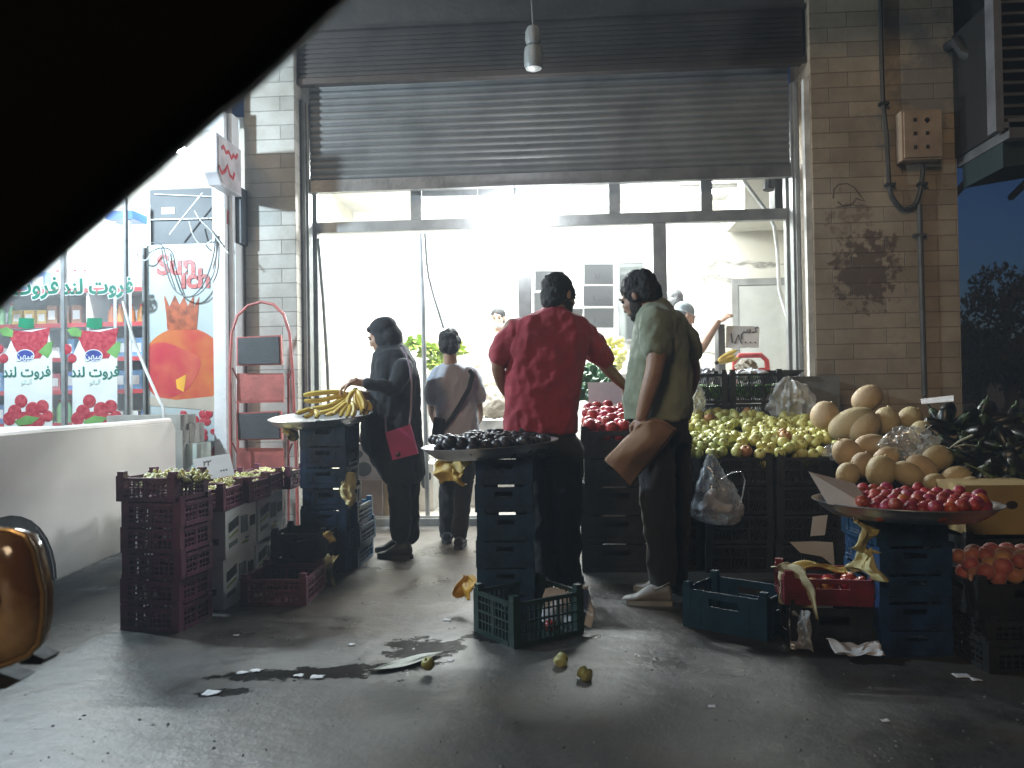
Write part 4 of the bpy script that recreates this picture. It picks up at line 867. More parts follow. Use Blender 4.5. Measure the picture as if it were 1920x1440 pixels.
for (pts, lab) in (([(1778, 842, 4.55), (1798, 828, 4.55), (1822, 817, 4.6)], 'pale stalk lying on the eggplants beside the melon'), ([(1790, 838, 4.5), (1808, 834, 4.5), (1825, 836, 4.55)], 'second pale stalk on the eggplants, lower'), ([(1808, 868, 4.4), (1835, 880, 4.35), (1862, 896, 4.3)], 'green stalk at the lower edge of the eggplants')):
    q = MB(); q.tube([at(*p) for p in pts], [0.006, 0.011, 0.014], 7, flat=0.5); tag(q.build('leek_stalk', stalkw if 'pale' in lab else stalk), lab, 'stalk')
price_card('greyish blank card lying on top of the eggplants', [at(1728, 757, 5.1), at(1788, 752, 5.05), at(1788, 741, 5.2), at(1726, 748, 5.25)], [], 0.05)
bagm = glass_mat('thin_film', gloss=0.14, haze=0.22, hazecol=(0.75, 0.78, 0.8)); bagw = glass_mat('milky_film', gloss=0.06, haze=0.5, hazecol=(0.7, 0.7, 0.68))
def blob_bag(label, px, py, Y, rx, ry, rz_, m, seed, amp=0.035, name='plastic_bag', squash=None):
    c = at(px, py, Y); q = MB(); q.ell((0, 0, 0), (rx, ry, rz_), None, 96, 48)
    for v in q.bm.verts:
        n = v.co.normalized(); k = abs(fbm(n * 1.1 + V((seed, 0, 0)), 1.0, 3)); v.co += n * (amp * (0.6 - 1.6 * k)) + V((fbm(n * 1.3 + V((0, seed, 0)), 1.0, 2), fbm(n * 1.3 + V((9, seed, 0)), 1.0, 2), fbm(n * 1.3 + V((0, seed, 7)), 1.0, 2))) * amp * 0.6
        if squash: v.co = squash(v.co)
    o = q.build(name, m, smooth=60); o.location = c; return tag(o, label, 'plastic bag')
blob_bag('clear crumpled bag lying on the melons', 1702, 832, 4.68, 0.15, 0.07, 0.085, bagm, 3.0, 0.05)
def draped(p):
    a = math.atan2(p.y, p.x); k = 1 + 0.13 * math.sin(a * 9 + p.z * 6) + 0.07 * math.sin(a * 17 + 2 - p.z * 11); h = (p.z + 0.16) / 0.32; k *= 1.18 - 0.5 * h * h
    return V((p.x * k, p.y * k, p.z))
blob_bag('milky plastic bag of greens beside the lime crates', 1482, 748, 5.98, 0.15, 0.10, 0.16, bagw, 5.0, 0.03, squash=draped)
blob_bag('white film bunched beside the left lime crate', 1306, 745, 5.9, 0.05, 0.06, 0.12, bagw, 6.0, 0.03)
blob_bag('small clear bag at the right end of the front apples', 1578, 846, 4.95, 0.09, 0.06, 0.04, bagm, 7.0, 0.04)
# clear bag hanging on the front of the apple crates, white goods inside
c = at(1345, 925, 4.92); t = thing('plastic_bag', 'clear plastic bag with white contents hanging from the apple crates', 'plastic bag', c)
q = MB(); rg = []; ctl = [(852, 1326, 1338, .010), (864, 1322, 1346, .018), (880, 1317, 1354, .03), (905, 1309, 1370, .05), (930, 1303, 1381, .07), (952, 1297, 1388, .085), (966, 1299, 1386, .08), (976, 1313, 1384, .06), (984, 1340, 1376, .02)]
for i in range(len(ctl) - 1):
    for j in range(5):
        f_ = j / 5; rg.append(tuple(a * (1 - f_) + b * f_ for a, b in zip(ctl[i], ctl[i + 1])))
rg.append(ctl[-1]); RR = []
for (py, l, r, dy) in rg:
    a, b = at(l, py, 4.92), at(r, py, 4.92); m_ = (a + b) / 2 - c; h_ = (b - a).length / 2; ring = []
    for k in range(56):
        an = k * math.pi / 28; fo = 1 + 0.10 * math.sin(an * 7 + py * .05) * min(1, (py - 845) / 60) + 0.35 * (0.3 - abs(fbm((math.cos(an) * 1.6, math.sin(an) * 1.6, py * .03), 1.4, 3)))
        ring.append(m_ + V((h_ * math.cos(an) * fo, dy * math.sin(an) * fo, (b.z - a.z) * 0.5 * math.cos(an))))
    RR.append(ring)
q.rings(RR); q.build('bag_film', bagm, t, smooth=50)
q = MB(); q.tube([at(1352, 898, 4.9) - c, at(1372, 886, 4.88) - c, at(1390, 884, 4.88) - c, at(1397, 900, 4.88) - c, at(1392, 930, 4.9) - c, at(1384, 955, 4.9) - c], [0.01, 0.012, 0.008, 0.014, 0.014, 0.01], 8, flat=0.3); q.build('loose_handle', bagm, t)
q = MB()
for (px, py, r) in ((1330, 935, 0.045), (1345, 950, 0.05), (1365, 955, 0.045), (1320, 950, 0.04), (1338, 922, 0.03)): q.ell(at(px, py, 4.92) - c, (r, r * .8, r * .8), (0.3, 0.4, px), 10, 7)
put('white_goods', remesh(q, 'white_goods', mat('white_foam', (0.72, 0.70, 0.72), 0.6), 0.012, 2, lambda p, n: p + n * 0.01 * fbm(p, 25)), t)
# papers stuck to the apple crates
for (pts, lab) in (([(1519, 1005), (1546, 1003), (1551, 965), (1523, 968)], 'white label paper stuck on the right apple stack, upper'), ([(1480, 1016), (1500, 1036), (1540, 1043), (1564, 1062), (1560, 1016), (1525, 1014)], 'torn white paper hanging low on the right apple stack')):
    P = [at(x, y, 5.045 + 0.003 * i) for i, (x, y) in enumerate(pts)]; 
    for p_ in P: p_.y = 5.043
    card('paper_scrap', lab, 'paper', P, paper, 0.002)
# ---- carton at the right edge
c = at(1890, 990, 4.0); t = thing('cardboard_box', 'yellowish cardboard box with a round hand hole at the right edge', 'box', (c.x, 4.15, 0.42))
cb_m = mat('ochre_carton', (0.34, 0.24, 0.09), 0.75, var=0.06, bump=0.06)
q = MB(); q.bb(-0.2, 0.2, -0.16, 0.16, 0, 0.235); q.build('box_body', cb_m, t, bevel=0.004)
q = MB(); q.ell((0.015, -0.161, 0.14), (0.028, 0.003, 0.02), None, 14, 8); q.build('hand_hole', mat('slot_black', (0, 0, 0)), t)
stack(c.x, 4.15, 2, 0.42, 0.36, 0.198, 'panel', 'black', 'pair under the yellowish cardboard box')
# ================================================================== LEFT SIDE
red_steel = mat('red_steel', (0.36, 0.085, 0.075), 0.4, 0.1, var=0.12, vscale=8, bump=0.08); rubber = mat('tread_rubber', (0.035, 0.037, 0.04), 0.6, bump=0.3, bscale=90)
# folded step ladder leaning on the white pillar
Yl = 6.32; c = at(490, 1100, Yl); lad = thing('step_ladder', 'red folding step ladder with black treads leaning on the white pillar', 'step ladder', (c.x, Yl, 0.0))
def lp(px, py, dy=0.0): p = at(px, py, Yl + dy); return p - V((c.x, Yl, 0))
q = MB(); arc = [lp(437, 1060, -.25)] + [lp(433, 860, -.12), lp(431, 690, 0), lp(434, 625, 0.04), lp(445, 592, .07), lp(465, 573, .09), lp(490, 566, .1), lp(513, 571, .09), lp(532, 590, .07), lp(543, 625, .04), lp(549, 700, 0), lp(555, 860, -.12), lp(560, 1060, -.25)]
q.tube(arc, 0.0125, 10); q.build('frame', red_steel, lad)
q = MB(); q.tube([lp(446, 720, .1), lp(446, 1050, .12)], 0.011, 8); q.tube([lp(541, 700, .1), lp(541, 1050, .12)], 0.011, 8); q.build('rear_leg', red_steel, lad)
for i, (y0, y1) in enumerate(((630, 686), (772, 826))):
    q = MB(); P = [lp(443, y0 + 2, .0), lp(443, y1, -.02), lp(529, y1 - 2, -.02), lp(527, y0 - 2, .0)]
    q.prism(P, (0, 0.03, 0)); t_ = q.build('tread', red_steel, lad, bevel=0.01)
    q = MB(); cc = sum(P, V()) / 4; q.prism([cc + (p - cc) * 0.9 + V((0, -0.012, 0)) for p in P], (0, 0.014, 0)); q.build('rubber_mat', rubber, t_, bevel=0.004)
for (y0, y1) in ((700, 756), (840, 905)):
    q = MB(); P = [lp(444, y0, .05), lp(445, y1, .02), lp(532, y1 - 3, .02), lp(531, y0, .05)]; q.prism(P, (0, 0.02, 0))
    q.bar(lp(444, y1 - 2, .0), lp(533, y1 - 4, .0), 0.03, 0.02); q.build('tread', red_steel, lad, bevel=0.004)
for py in (690, 830):
    for xa, xb in ((436, 446), (548, 540)): q = MB(); q.bar(lp(xa, py, .02), lp(xb, py + 22, .1), 0.014, 0.006); q.build('link_bar', red_steel, lad)

# ---- tall display fridge with pomegranate poster
Yf = 6.56; a = at(276, 466, Yf); b = at(416, 858, Yf); W_ = b.x - a.x; fz = a.z
fr_ = thing('display_fridge', 'tall white fridge with a large pomegranate juice poster on its door', 'fridge', ((a.x + b.x)/2, Yf, 0.03))
wht = mat('fridge_white', (0.74, 0.76, 0.75), 0.35, var=0.03)
q = MB(); q.bb(-W_/2 - .015, W_/2 + .13, 0.012, 0.6, 0, fz); q.build('cabinet', wht, fr_, bevel=0.008)
q = MB(); q.bb(-W_/2, W_/2, 0, 0.010, 0.04, fz - 0.01); pst = q.build('poster', mat('poster_white', (0.40, 0.45, 0.45), 0.3, var=0.03, bump=0.02), fr_)
q = MB(); q.bb(-W_/2 - .045, -W_/2 - .017, -0.01, 0.05, 0, fz - 0.02); q.build('door_edge', mat('edge_grey', (0.2, 0.21, 0.21), 0.4), fr_)
def fp(px, py, o=0.002): p = at(px, py, Yf); return V((p.x - (a.x + b.x)/2, -o, p.z - 0.03))
pomo = mat('pome_orange', (0.45, 0.13, 0.03), 0.35, var=0.2, vscale=4.5, bump=0.0, col2=(0.42, 0.04, 0.03)); pomr = mat('pome_red', (0.40, 0.025, 0.04), 0.35, var=0.2, vscale=5, bump=0.0, col2=(0.46, 0.09, 0.05)); pomd = mat('pome_crown', (0.40, 0.09, 0.03), 0.35, var=0.2, vscale=14, bump=0)
def flat(pts, m, name, parent, o=0.002, th=0.0012):
    q = MB(); q.prism([fp(x, y, o) for x, y in pts], (0, th, 0)); return q.build(name, m, parent, smooth=0)
def ov(cx, cy, rx, ry, n=36, a0=0, a1=360): return [(cx + rx * math.cos(rad(a0 + (a1 - a0) * k / n)), cy + ry * math.sin(rad(a0 + (a1 - a0) * k / n))) for k in range(n + (0 if a1 - a0 == 360 else 1))]
bodyp = [(max(278.5, min(411, 345 + 80 * math.cos(rad(a)))), 688 - 74 * math.sin(rad(a))) for a in range(0, 360, 8)]
flat(bodyp, pomo, 'fruit_print', pst, 0.0015); flat([(max(278.5, 318 + 56 * math.cos(rad(a)) * (1 + .1 * math.sin(a * .07))), 693 - 50 * math.sin(rad(a)) * (1 + .12 * math.cos(a * .05))) for a in range(0, 360, 10)], pomr, 'flesh_print', pst, 0.003)
flat([(314, 618), (312, 590), (308, 560), (309, 553), (318, 575), (328, 553), (337, 572), (345, 556), (352, 574), (364, 553), (364, 575), (374, 556), (372, 585), (369, 618)], pomd, 'crown_print', pst, 0.0035)
flat([(330, 712), (350, 702), (345, 735), (332, 728)], mat('pome_yellow', (0.75, 0.38, 0.04), 0.35), 'segment_print', pst, 0.0045)
flat([(278.5, 742), (330, 750), (411, 742), (411, 775), (380, 768), (278.5, 760)], mat('poster_cream', (0.42, 0.37, 0.3), 0.35, var=0.05, bump=0), 'lower_band', pst, 0.0045)
q = MB(); R3 = random.Random(3)
for _ in range(34):
    x, y = R3.uniform(340, 408), R3.uniform(775, 850); p = fp(x, y, 0.004); q.ell(p, (R3.uniform(.022, .034), 0.0035, R3.uniform(.026, .04)), (0, R3.uniform(0, 3), 0), 12, 6)
q.build('seed_print', mat('seed_red', (0.36, 0.02, 0.035), 0.2, var=0.15, vscale=30, bump=0, col2=(0.45, 0.09, 0.1)), pst)
redt = mat('poster_red', (0.40, 0.05, 0.04), 0.4)
def lett(s, px, py, size, m, parent, fn, bold=0.004, Yo=0.004): return put('lettering', text_mesh(s, size, m, bold, 0.0008), parent, fn(px, py, Yo), (rad(90), 0, 0))
lett('Sun', 331, 498, 0.235, redt, pst, fp, 0.008, 0.004); lett('\u0131ch', 367, 524, 0.225, redt, pst, fp, 0.008, 0.0075); flat([(347, 501), (352, 507), (347, 513), (342, 507)], mat('poster_white', (0, 0, 0)), 'diamond_print', pst, 0.011)
# dark appliance on top
q = MB(); a2 = at(281, 352, Yf + .05); b2 = at(431, 466, Yf + .05); q.bb(a2.x, b2.x + .1, Yf + .05, Yf + .5, fz + 0.034, a2.z - .02)
dk2 = tag(q.build('dark_cabinet', mat('smoked_black', (0.035, 0.04, 0.045), 0.5, bump=0.03), bevel=0.006), 'dark boxy cabinet standing on top of the poster fridge', 'cabinet')
q = MB(); q.bb(at(298, 390, Yf).x, at(322, 390, Yf).x, Yf + .044, Yf + .047, at(300, 399, Yf).z, at(300, 387, Yf).z); q.build('label_plate', mat('poster_white', (0, 0, 0)), dk2)
q = MB(); q.bar(at(284, 412, Yf + .03), at(415, 409, Yf + .03), 0.01, 0.008); q.bar(at(290, 364, Yf + .03), at(428, 370, Yf + .03), 0.006, 0.005); q.build('trim_rail', wht, dk2)
q = MB(); q.bb(at(414, 400, Yf).x, at(428, 400, Yf).x, Yf - .02, Yf + .02, at(420, 421, Yf).z, at(420, 395, Yf).z); tag(q.build('junction_box', redt), 'small red box fixed beside the dark cabinet', 'box')
# loops of cable
def cable(pts, r, m, lab, Y=6.48):
    P = [at(x, y, Y) for x, y in pts]; Q = []
    for i in range(len(P) - 1):
        for k in range(5):
            t = k / 5; p0 = P[max(i - 1, 0)]; p1, p2 = P[i], P[i + 1]; p3 = P[min(i + 2, len(P) - 1)]
            Q.append(0.5 * ((2 * p1) + (p2 - p0) * t + (2 * p0 - 5 * p1 + 4 * p2 - p3) * t * t + (3 * p1 - p0 - 3 * p2 + p3) * t ** 3))
    Q.append(P[-1]); q = MB(); q.tube(Q, r, 7); return tag(q.build('cable', m), lab, 'cable', 'cables looping over the fridge')
gcab = mat('grey_cable', (0.14, 0.15, 0.15), 0.5); wcab = mat('white_cable', (0.72, 0.74, 0.73), 0.45)
cable([(303, 465), (310, 500), (325, 540), (345, 555), (365, 552), (385, 525), (400, 480), (404, 440)], 0.006, gcab, 'grey cable hanging in a deep loop over the fridge lettering')
cable([(406, 440), (404, 500), (392, 530), (372, 552), (350, 558)], 0.005, gcab, 'second grey cable looping down to the poster crown')
cable([(380, 362), (345, 405), (318, 440)], 0.007, wcab, 'white cable slanting over the dark cabinet')
cable([(365, 395), (375, 412), (395, 432), (412, 455), (428, 475)], 0.006, wcab, 'white cable crossing the cabinet towards the frame post')
cable([(355, 415), (362, 440), (378, 460), (398, 450)], 0.006, wcab, 'thin white cable drooping in front of the dark cabinet')
cable([(262, 465), (285, 455), (305, 462), (315, 500), (330, 545)], 0.005, gcab, 'grey cable bunched at the left of the fridge')
cable([(255, 470), (262, 485), (275, 487), (290, 470)], 0.006, wcab, 'small white cable loop left of the fridge')
cable([(231, 565), (240, 600), (252, 640), (272, 690), (296, 745), (307, 770), (305, 800), (290, 835), (277, 872)], 0.011, wcab, 'white hose hanging down in front of the fridge to the pickup', 5.75)
# ---- glazed drink cabinet with two big juice decals
Yd = 6.35
def dp(px, py, o=0.002): p = at(px, py, Yd); return V((p.x - dcx, -o, p.z - 0.03))
dcx = at(118, 700, Yd).x
dc = thing('glass_front', 'glazed front of the grocery with two cherry juice carton decals on its panes', 'glass front', (dcx, Yd, 0.03))
xl, xr = at(-60, 600, Yd).x - dcx, at(238, 600, Yd).x - dcx; xm = at(119, 640, Yd).x - dcx; zt2 = at(100, 380, Yd).z
dg = glass_mat('cooler_glass', gloss=0.10, haze=0.03)
q = MB(); q.bb(xl, xr, 0.02, 0.62, 0, 0.3); q.bb(xl, xl + .03, 0.0, .06, .3, zt2); q.build('base_cabinet', wht, dc)
q = MB(); q.bb(xm - .016, xm + .016, -0.012, 0.03, 0.2, zt2); q.bb(xr - .02, xr, -0.01, 0.03, 0.2, zt2); q.build('door_frame', mat('edge_grey', (0, 0, 0)), dc)
cw = mat('print_white', (0.55, 0.57, 0.56), 0.35, var=0.03, bump=0); cr_ = mat('print_cherry', (0.26, 0.02, 0.035), 0.25, var=0.2, vscale=30, bump=0, col2=(0.40, 0.07, 0.08)); cg = mat('print_cap', (0.01, 0.17, 0.085), 0.35, bump=0); cl_ = mat('print_leaf', (0.13, 0.28, 0.08), 0.4, bump=0); cbl = mat('print_blue', (0.04, 0.06, 0.25), 0.35, bump=0); tg = mat('print_green', (0.008, 0.13, 0.085), 0.4, bump=0); pg = mat('print_pale', (0.45, 0.6, 0.5), 0.4, bump=0)
WORD = '\ufeaa\ufee8\ufedf \ufe95\ufeed\ufeae\ufed3'
for (x0, door) in ((60, 'left'), (188, 'right')):
    q = MB(); L0, L1 = (xl + .035, xm - .018) if door == 'left' else (xm + .018, xr - .022)
    q.bb(L0, L1, 0.004, 0.010, 0.2, zt2); dd = q.build('glass_door', dg, dc, smooth=0)
    def f(pts, m, name, o): 
        q = MB(); q.prism([dp(x, y, o) for x, y in pts], (0, 0.001, 0)); return q.build(name, m, dd, smooth=0)
    s = x0 - 60
    r = (98 if door == 'left' else 92) + s
    f([(8 + s, 805), (8 + s, 668), (28 + s, 622), (r - 8, 615), (r, 660), (r, 805)], cw, 'carton_print', 0.001)
    f([(12 + s, 616), (30 + s, 620), (60 + s, 622), (94 + s, 614), (88 + s, 650), (76 + s, 672), (40 + s, 674), (26 + s, 650)], cr_, 'top_print', 0.0025)
    f([(36 + s, 596), (64 + s, 597), (64 + s, 615), (50 + s, 617), (34 + s, 613)], cg, 'cap_print', 0.0035)
    f(ov(48 + s, 667, 17, 12), cw, 'logo_rim', 0.004); f(ov(48 + s, 667, 15.5, 10.5), cbl, 'logo_print', 0.005)
    lett('\ufee6\ufeec\ufef4\ufee3', 48 + s, 668, 0.075, cw, dd, dp, 0.001, 0.0065)
    f([(72 + s, 660), (90 + s, 642), (99 + s, 640), (97 + s, 660), (90 + s, 672)], cl_, 'leaf_print', 0.003); f([(-2 + s, 618), (12 + s, 613), (26 + s, 620), (24 + s, 632), (6 + s, 630)], cl_, 'leaf_print', 0.004)
    q = MB()
    for (cx, cy, rr) in ((40, 752, 13), (28, 772, 14), (62, 768, 15), (80, 762, 13), (18, 785, 13), (46, 786, 15), (72, 788, 14), (90, 780, 11), (60, 795, 12), (-2, 655, 10), (8, 672, 9)):
        if cy < 700: q.build('cherry_print', cr_, dd); q = MB()
        q.ell(dp(cx + s, cy, 0.004), (rr / 232, 0.003, rr / 232), None, 16, 8)
    q.build('cherry_print', cr_, dd); f([(28 + s, 790), (50 + s, 779), (76 + s, 783), (60 + s, 795), (36 + s, 798)], cl_, 'leaf_print', 0.009)
    w1 = WORD if door == 'right' else '\ufe95\ufeed\ufeae\ufed3'
    px = (183 if door == 'right' else 66); szw = 0.168 if door == 'right' else 0.185
    lett(w1, px, 538, szw, cw, dd, dp, 0.014, 0.001); lett(w1, px, 538, szw, tg, dd, dp, 0.005, 0.006)
    lett(WORD, 50 + s, 698, 0.115, tg, dd, dp, 0.002, 0.004); lett('\ufeee\ufedf\ufe8e\ufe92\ufedf\ufe81', 50 + s, 717, 0.05, pg, dd, dp, 0.0, 0.004)
# shelves with packaged goods in the grocery
shelf_red = mat('shelf_red', (0.42, 0.05, 0.06), 0.45); shelf_w = mat('shelf_white', (0.68, 0.68, 0.68), 0.5, var=0.03)
goods = []
def bottle(m, r, h):
    q = MB(); q.lathe([(r*.9, 0), (r, .01), (r, h*.62), (r*.4, h*.82), (r*.36, h*.9)], 12); q.mi = 1; q.lathe([(r*.42, h*.9), (r*.42, h), (0.001, h)], 10); return q.mesh('bottle', [m, shelf_red])
def pack(m, w, h, d):
    q = MB(); q.bb(-w/2, w/2, -d/2, d/2, 0, h); q.mi = 1; q.bb(-w*.35, w*.35, -d/2 - .003, -d/2 - .001, h*.3, h*.75); return q.mesh('packet', [m, shelf_w], bevel=0.004)
gc = [mat('good_' + n, c_, 0.4, var=0.1, objvar=0.2) for n, c_ in (('white', (.7, .7, .68)), ('rose', (.45, .14, .15)), ('blue', (.16, .26, .48)), ('yellow', (.6, .45, .12)), ('green', (.2, .42, .2)), ('brown', (.3, .17, .1)), ('orange', (.6, .25, .08)))]
GM = [bottle(gc[0], .035, .22), bottle(gc[6], .04, .2), bottle(gc[4], .035, .24), pack(gc[1], .12, .18, .08), pack(gc[2], .15, .2, .1), pack(gc[3], .1, .16, .07), pack(gc[0], .13, .12, .1), pack(gc[5], .1, .2, .08), pack(gc[2], .09, .12, .08)]
sx0, sx1, SY = -6.1, -3.35, 7.55
shf = thing('goods_shelf', 'long white shelf unit with red edges packed with groceries', 'shelf', ((sx0 + sx1)/2, SY, 0.03)); sc_ = (sx0 + sx1)/2
q = MB(); q.bb(sx0 - sc_, sx1 - sc_, 0.4, 0.43, 0, 2.6)
for x in (sx0, -4.7, sx1): q.bb(x - sc_ - .015, x - sc_ + .015, 0, .4, 0, 2.6)
q.build('shelf_frame', shelf_w, shf)
SZ = [0.55, 0.88, 1.2, 1.52, 1.86, 2.2]
for zz in SZ:
    q = MB(); q.bb(sx0 - sc_ + .016, sx1 - sc_ - .016, 0.0, 0.398, zz - .02, zz); s_ = q.build('shelf_board', shelf_w, shf)
    q = MB(); q.bb(sx0 - sc_, sx1 - sc_, -0.012, -0.001, zz - .028, zz + .014); q.build('price_rail', shelf_red, s_)
nm = {0: 'bottle', 1: 'bottle', 2: 'bottle'}
ROWN = ['lowest', 'second', 'third', 'fourth', 'fifth', 'top']
for ri, zz in enumerate(SZ):
    x = sx0 + .06; R4 = random.Random(ri + 11); i = R4.randrange(9); left = 0
    while x < sx1 - .07:
        if left <= 0: i = R4.randrange(9); left = R4.randint(2, 5)
        wd = [.08, .09, .08, .13, .16, .11, .14, .11, .1][i]; left -= 1
        if abs(x + 4.7) > 0.08:
            o = put('bottle' if i < 3 else 'packet', GM[i], None, (x, SY + .1 + R4.uniform(0, .04), 0.03 + zz + 0.001), (0, 0, R4.uniform(-.08, .08)))
            tag(o, f"{'bottle' if i < 3 else 'packet'} on the {ROWN[ri]} shelf of the overlit grocery", 'grocery item', f'goods on the {ROWN[ri]} grocery shelf')
        x += wd + .012
# blue topped display pole rack, cartons behind the pickup
q = MB(); a3, b3 = at(203, 398, 6.9), at(254, 412, 6.9); ph = thing('pole_rack', 'blue topped wire rack with white poles left of the fridge', 'rack', ((a3.x + b3.x)/2, 6.9, 0.03))
q.bb(a3.x - b3.x, 0, -.05, .2, b3.z - .03, a3.z - .03); q.shift(((b3.x - a3.x)/2, 0, 0)).build('blue_top', mat('rack_blue', (0.03, 0.16, 0.6), 0.4), ph)
for xx in (-.07, .07):
    q = MB(); q.tube([(xx, 0, 0), (xx, 0, b3.z - .04)], 0.014, 8); q.build('pole', shelf_w, ph)
for (px, py, w_, h_, Y, lab, c_) in ((285, 792, .60, .12, 6.2, 'flat grey carton lying behind the pickup', (0.3, 0.29, 0.26)), (345, 812, .22, .16, 6.3, 'grey carton left of the ladder', (0.33, 0.31, 0.28)), (360, 850, .2, .17, 6.25, 'pale greenish carton behind the price card', (0.42, 0.48, 0.44))):
    c_ = mat('carton_' + lab[:10].replace(' ', '_'), c_, 0.75, var=0.08); p = at(px, py, Y); q = MB(); q.bb(-w_/2, w_/2, -.13, .13, -h_/2, h_/2); q.bb(-w_/2 + .01, w_/2 - .01, -.02, .02, h_/2 + .0005, h_/2 + .002)
    o = q.build('cardboard_box', c_, bevel=0.004); o.location = p; tag(o, lab, 'box')
    q = MB(); q.bb(-w_/2 - .02, w_/2 + .02, -.14, .14, 0.031, p.z - h_/2 - .001); o = q.build('cardboard_box', c_, bevel=0.004); o.location = (p.x, p.y, 0); tag(o, 'taller carton supporting the ' + lab, 'box')

# ---- white pickup: only its cargo bed side is in the frame
tk = thing('pickup_truck', 'white pickup with its cargo bed towards the shops, cut off by the left edge', 'pickup truck', (-3.7, 3.6, 0))
O2 = V((3.7, -3.6, 0)); pw = mat('car_white', (0.72, 0.69, 0.66), 0.28, var=0.03, vscale=3, bump=0.02, coat=0.4)
def side(X, th):
    Yw, R_ = 3.86, 0.40; pts = [(5.64, 0.20), (5.64, 0.93), (5.60, 0.975), (2.2, 0.945), (2.2, 0.16)]
    arch = [(Yw + R_ * math.cos(rad(a)), 0.14 + R_ * math.sin(rad(a))) for a in range(180, -1, -12)]
    q = MB(); pts = [(5.64, 0.19), (5.64, 0.93), (5.60, 0.975), (2.2, 0.945), (2.2, 0.15)] + arch + [(Yw + R_ + .02, 0.13)]
    q.prism([V((X, y, z)) for y, z in pts], (th, 0, 0)); return q
q = side(-2.90, 0.05); q.shift(O2).build('bed_side', pw, tk, bevel=0.012)
q = side(-4.55, 0.05); q.shift(O2).build('bed_side', pw, tk, bevel=0.012)
q = MB(); q.tube([V((-2.885, 5.6, 0.972)), V((-2.885, 2.2, 0.945))], 0.028, 10); q.tube([V((-4.515, 5.6, 0.972)), V((-4.515, 2.2, 0.945))], 0.028, 10); q.shift(O2).build('top_rail', pw, tk)
q = MB(); q.bb(-4.49, -2.91, 5.585, 5.64, 0.3, 0.95); q.shift(O2).build('tailgate', pw, tk, bevel=0.01)
q = MB(); q.bb(-4.49, -2.91, 2.2, 5.58, 0.42, 0.46); q.shift(O2).build('bed_floor', pw, tk)
q = MB(); q.bb(-4.45, -2.96, 1.0, 5.5, 0.22, 0.41); q.shift(O2).build('chassis', plastic['black'], tk)
q = MB(); q.prism([V((-4.5, y, z)) for y, z in ((2.15, .2), (2.15, 1.75), (1.1, 1.8), (0.6, 1.05), (0.55, .2))], (1.6, 0, 0)); q.shift(O2).build('cab', pw, tk, bevel=0.04)
tyre = mat('tyre_rubber', (0.014, 0.014, 0.015), 0.75, bump=0.2, bscale=50); rim = mat('steel_rim', (0.25, 0.25, 0.26), 0.4, 0.6)
for X in (-2.95, -4.32):
    for Yw in (3.86, 1.2):
        wl = bpy.data.objects.new('wheel', None); COL.objects.link(wl); wl.parent = tk; wl.location = V((X, Yw, 0.31)) + O2
        M = Matrix.Rotation(rad(90), 3, 'Y'); q = MB(); q.lathe([(0.19, -.09), (0.28, -.1), (0.308, -.07), (0.308, .07), (0.28, .1), (0.19, .09)], 32, M=M); q.build('tyre', tyre, wl)
        q = MB(); q.lathe([(0.002, .05), (0.06, .07), (0.1, .04), (0.188, .08), (0.188, -.08), (0.002, -.08)], 28, M=M); q.build('rim', rim, wl)

# ---- amber lamp at the left edge: headlamp of a scooter standing outside the frame
Ya = 1.55; c = at(10, 1122, Ya); sc2 = thing('scooter', 'scooter cut off by the left edge, only its amber lamp in view', 'scooter', (c.x - .25, Ya + .1, 0))
B = V((c.x - .25, Ya + .1, 0))
amb = bpy.data.materials.new('amber_lens'); amb.use_nodes = True; b_ = amb.node_tree.nodes['Principled BSDF']
b_.inputs['Base Color'].default_value = (0.42, 0.20, 0.06, 1); b_.inputs['Roughness'].default_value = 0.12; b_.inputs['Coat Weight'].default_value = 0.6
n_ = amb.node_tree.nodes.new('ShaderNodeTexNoise'); n_.inputs['Scale'].default_value = 7; n_.inputs['Detail'].default_value = 4
r_ = amb.node_tree.nodes.new('ShaderNodeValToRGB'); r_.color_ramp.elements[0].color = (0.22, 0.10, 0.04, 1); r_.color_ramp.elements[1].color = (0.66, 0.45, 0.22, 1); r_.color_ramp.elements[0].position = .4; r_.color_ramp.elements[1].position = .7
t_ = amb.node_tree.nodes.new('ShaderNodeTexCoord'); amb.node_tree.links.new(t_.outputs['Object'], n_.inputs['Vector']); amb.node_tree.links.new(n_.outputs['Fac'], r_.inputs[0]); amb.node_tree.links.new(r_.outputs[0], b_.inputs['Base Color'])
gold = mat('gold_rim', (0.55, 0.36, 0.15), 0.22, 0.5, var=0.1, bump=0.1, bscale=30)
outl = [(-60, 1000), (-20, 990), (25, 994), (50, 1004), (66, 1030), (76, 1075), (84, 1110), (83, 1160), (76, 1205), (55, 1228), (20, 1243), (-30, 1256), (-70, 1250), (-85, 1130)]
P = [at(x, y, Ya) - B for x, y in outl]; cen = sum(P, V()) / len(P)
q = MB(); q.rings([[cen + (p - cen) * s + V((0, dy, 0)) for p in P] for s, dy in ((0.98, .03), (1.0, .015), (0.99, 0.0), (0.90, -.012), (0.72, -.022), (0.4, -.03), (0.1, -.032))]); q.build('lens', amb, sc2, smooth=60)
q = MB(); q.tube([p + V((0, -.004, 0)) for p in P] + [P[0] + V((0, -.004, 0))], 0.0055, 8); q.build('lamp_rim', gold, sc2)
q = MB(); q.rings([[cen + (p - cen) * s + V((-dy * .9 + .02, dy, 0)) for p in P] for s, dy in ((0.94, .032), (0.8, .06), (0.4, .08))]); q.build('housing', plastic['black'], sc2)
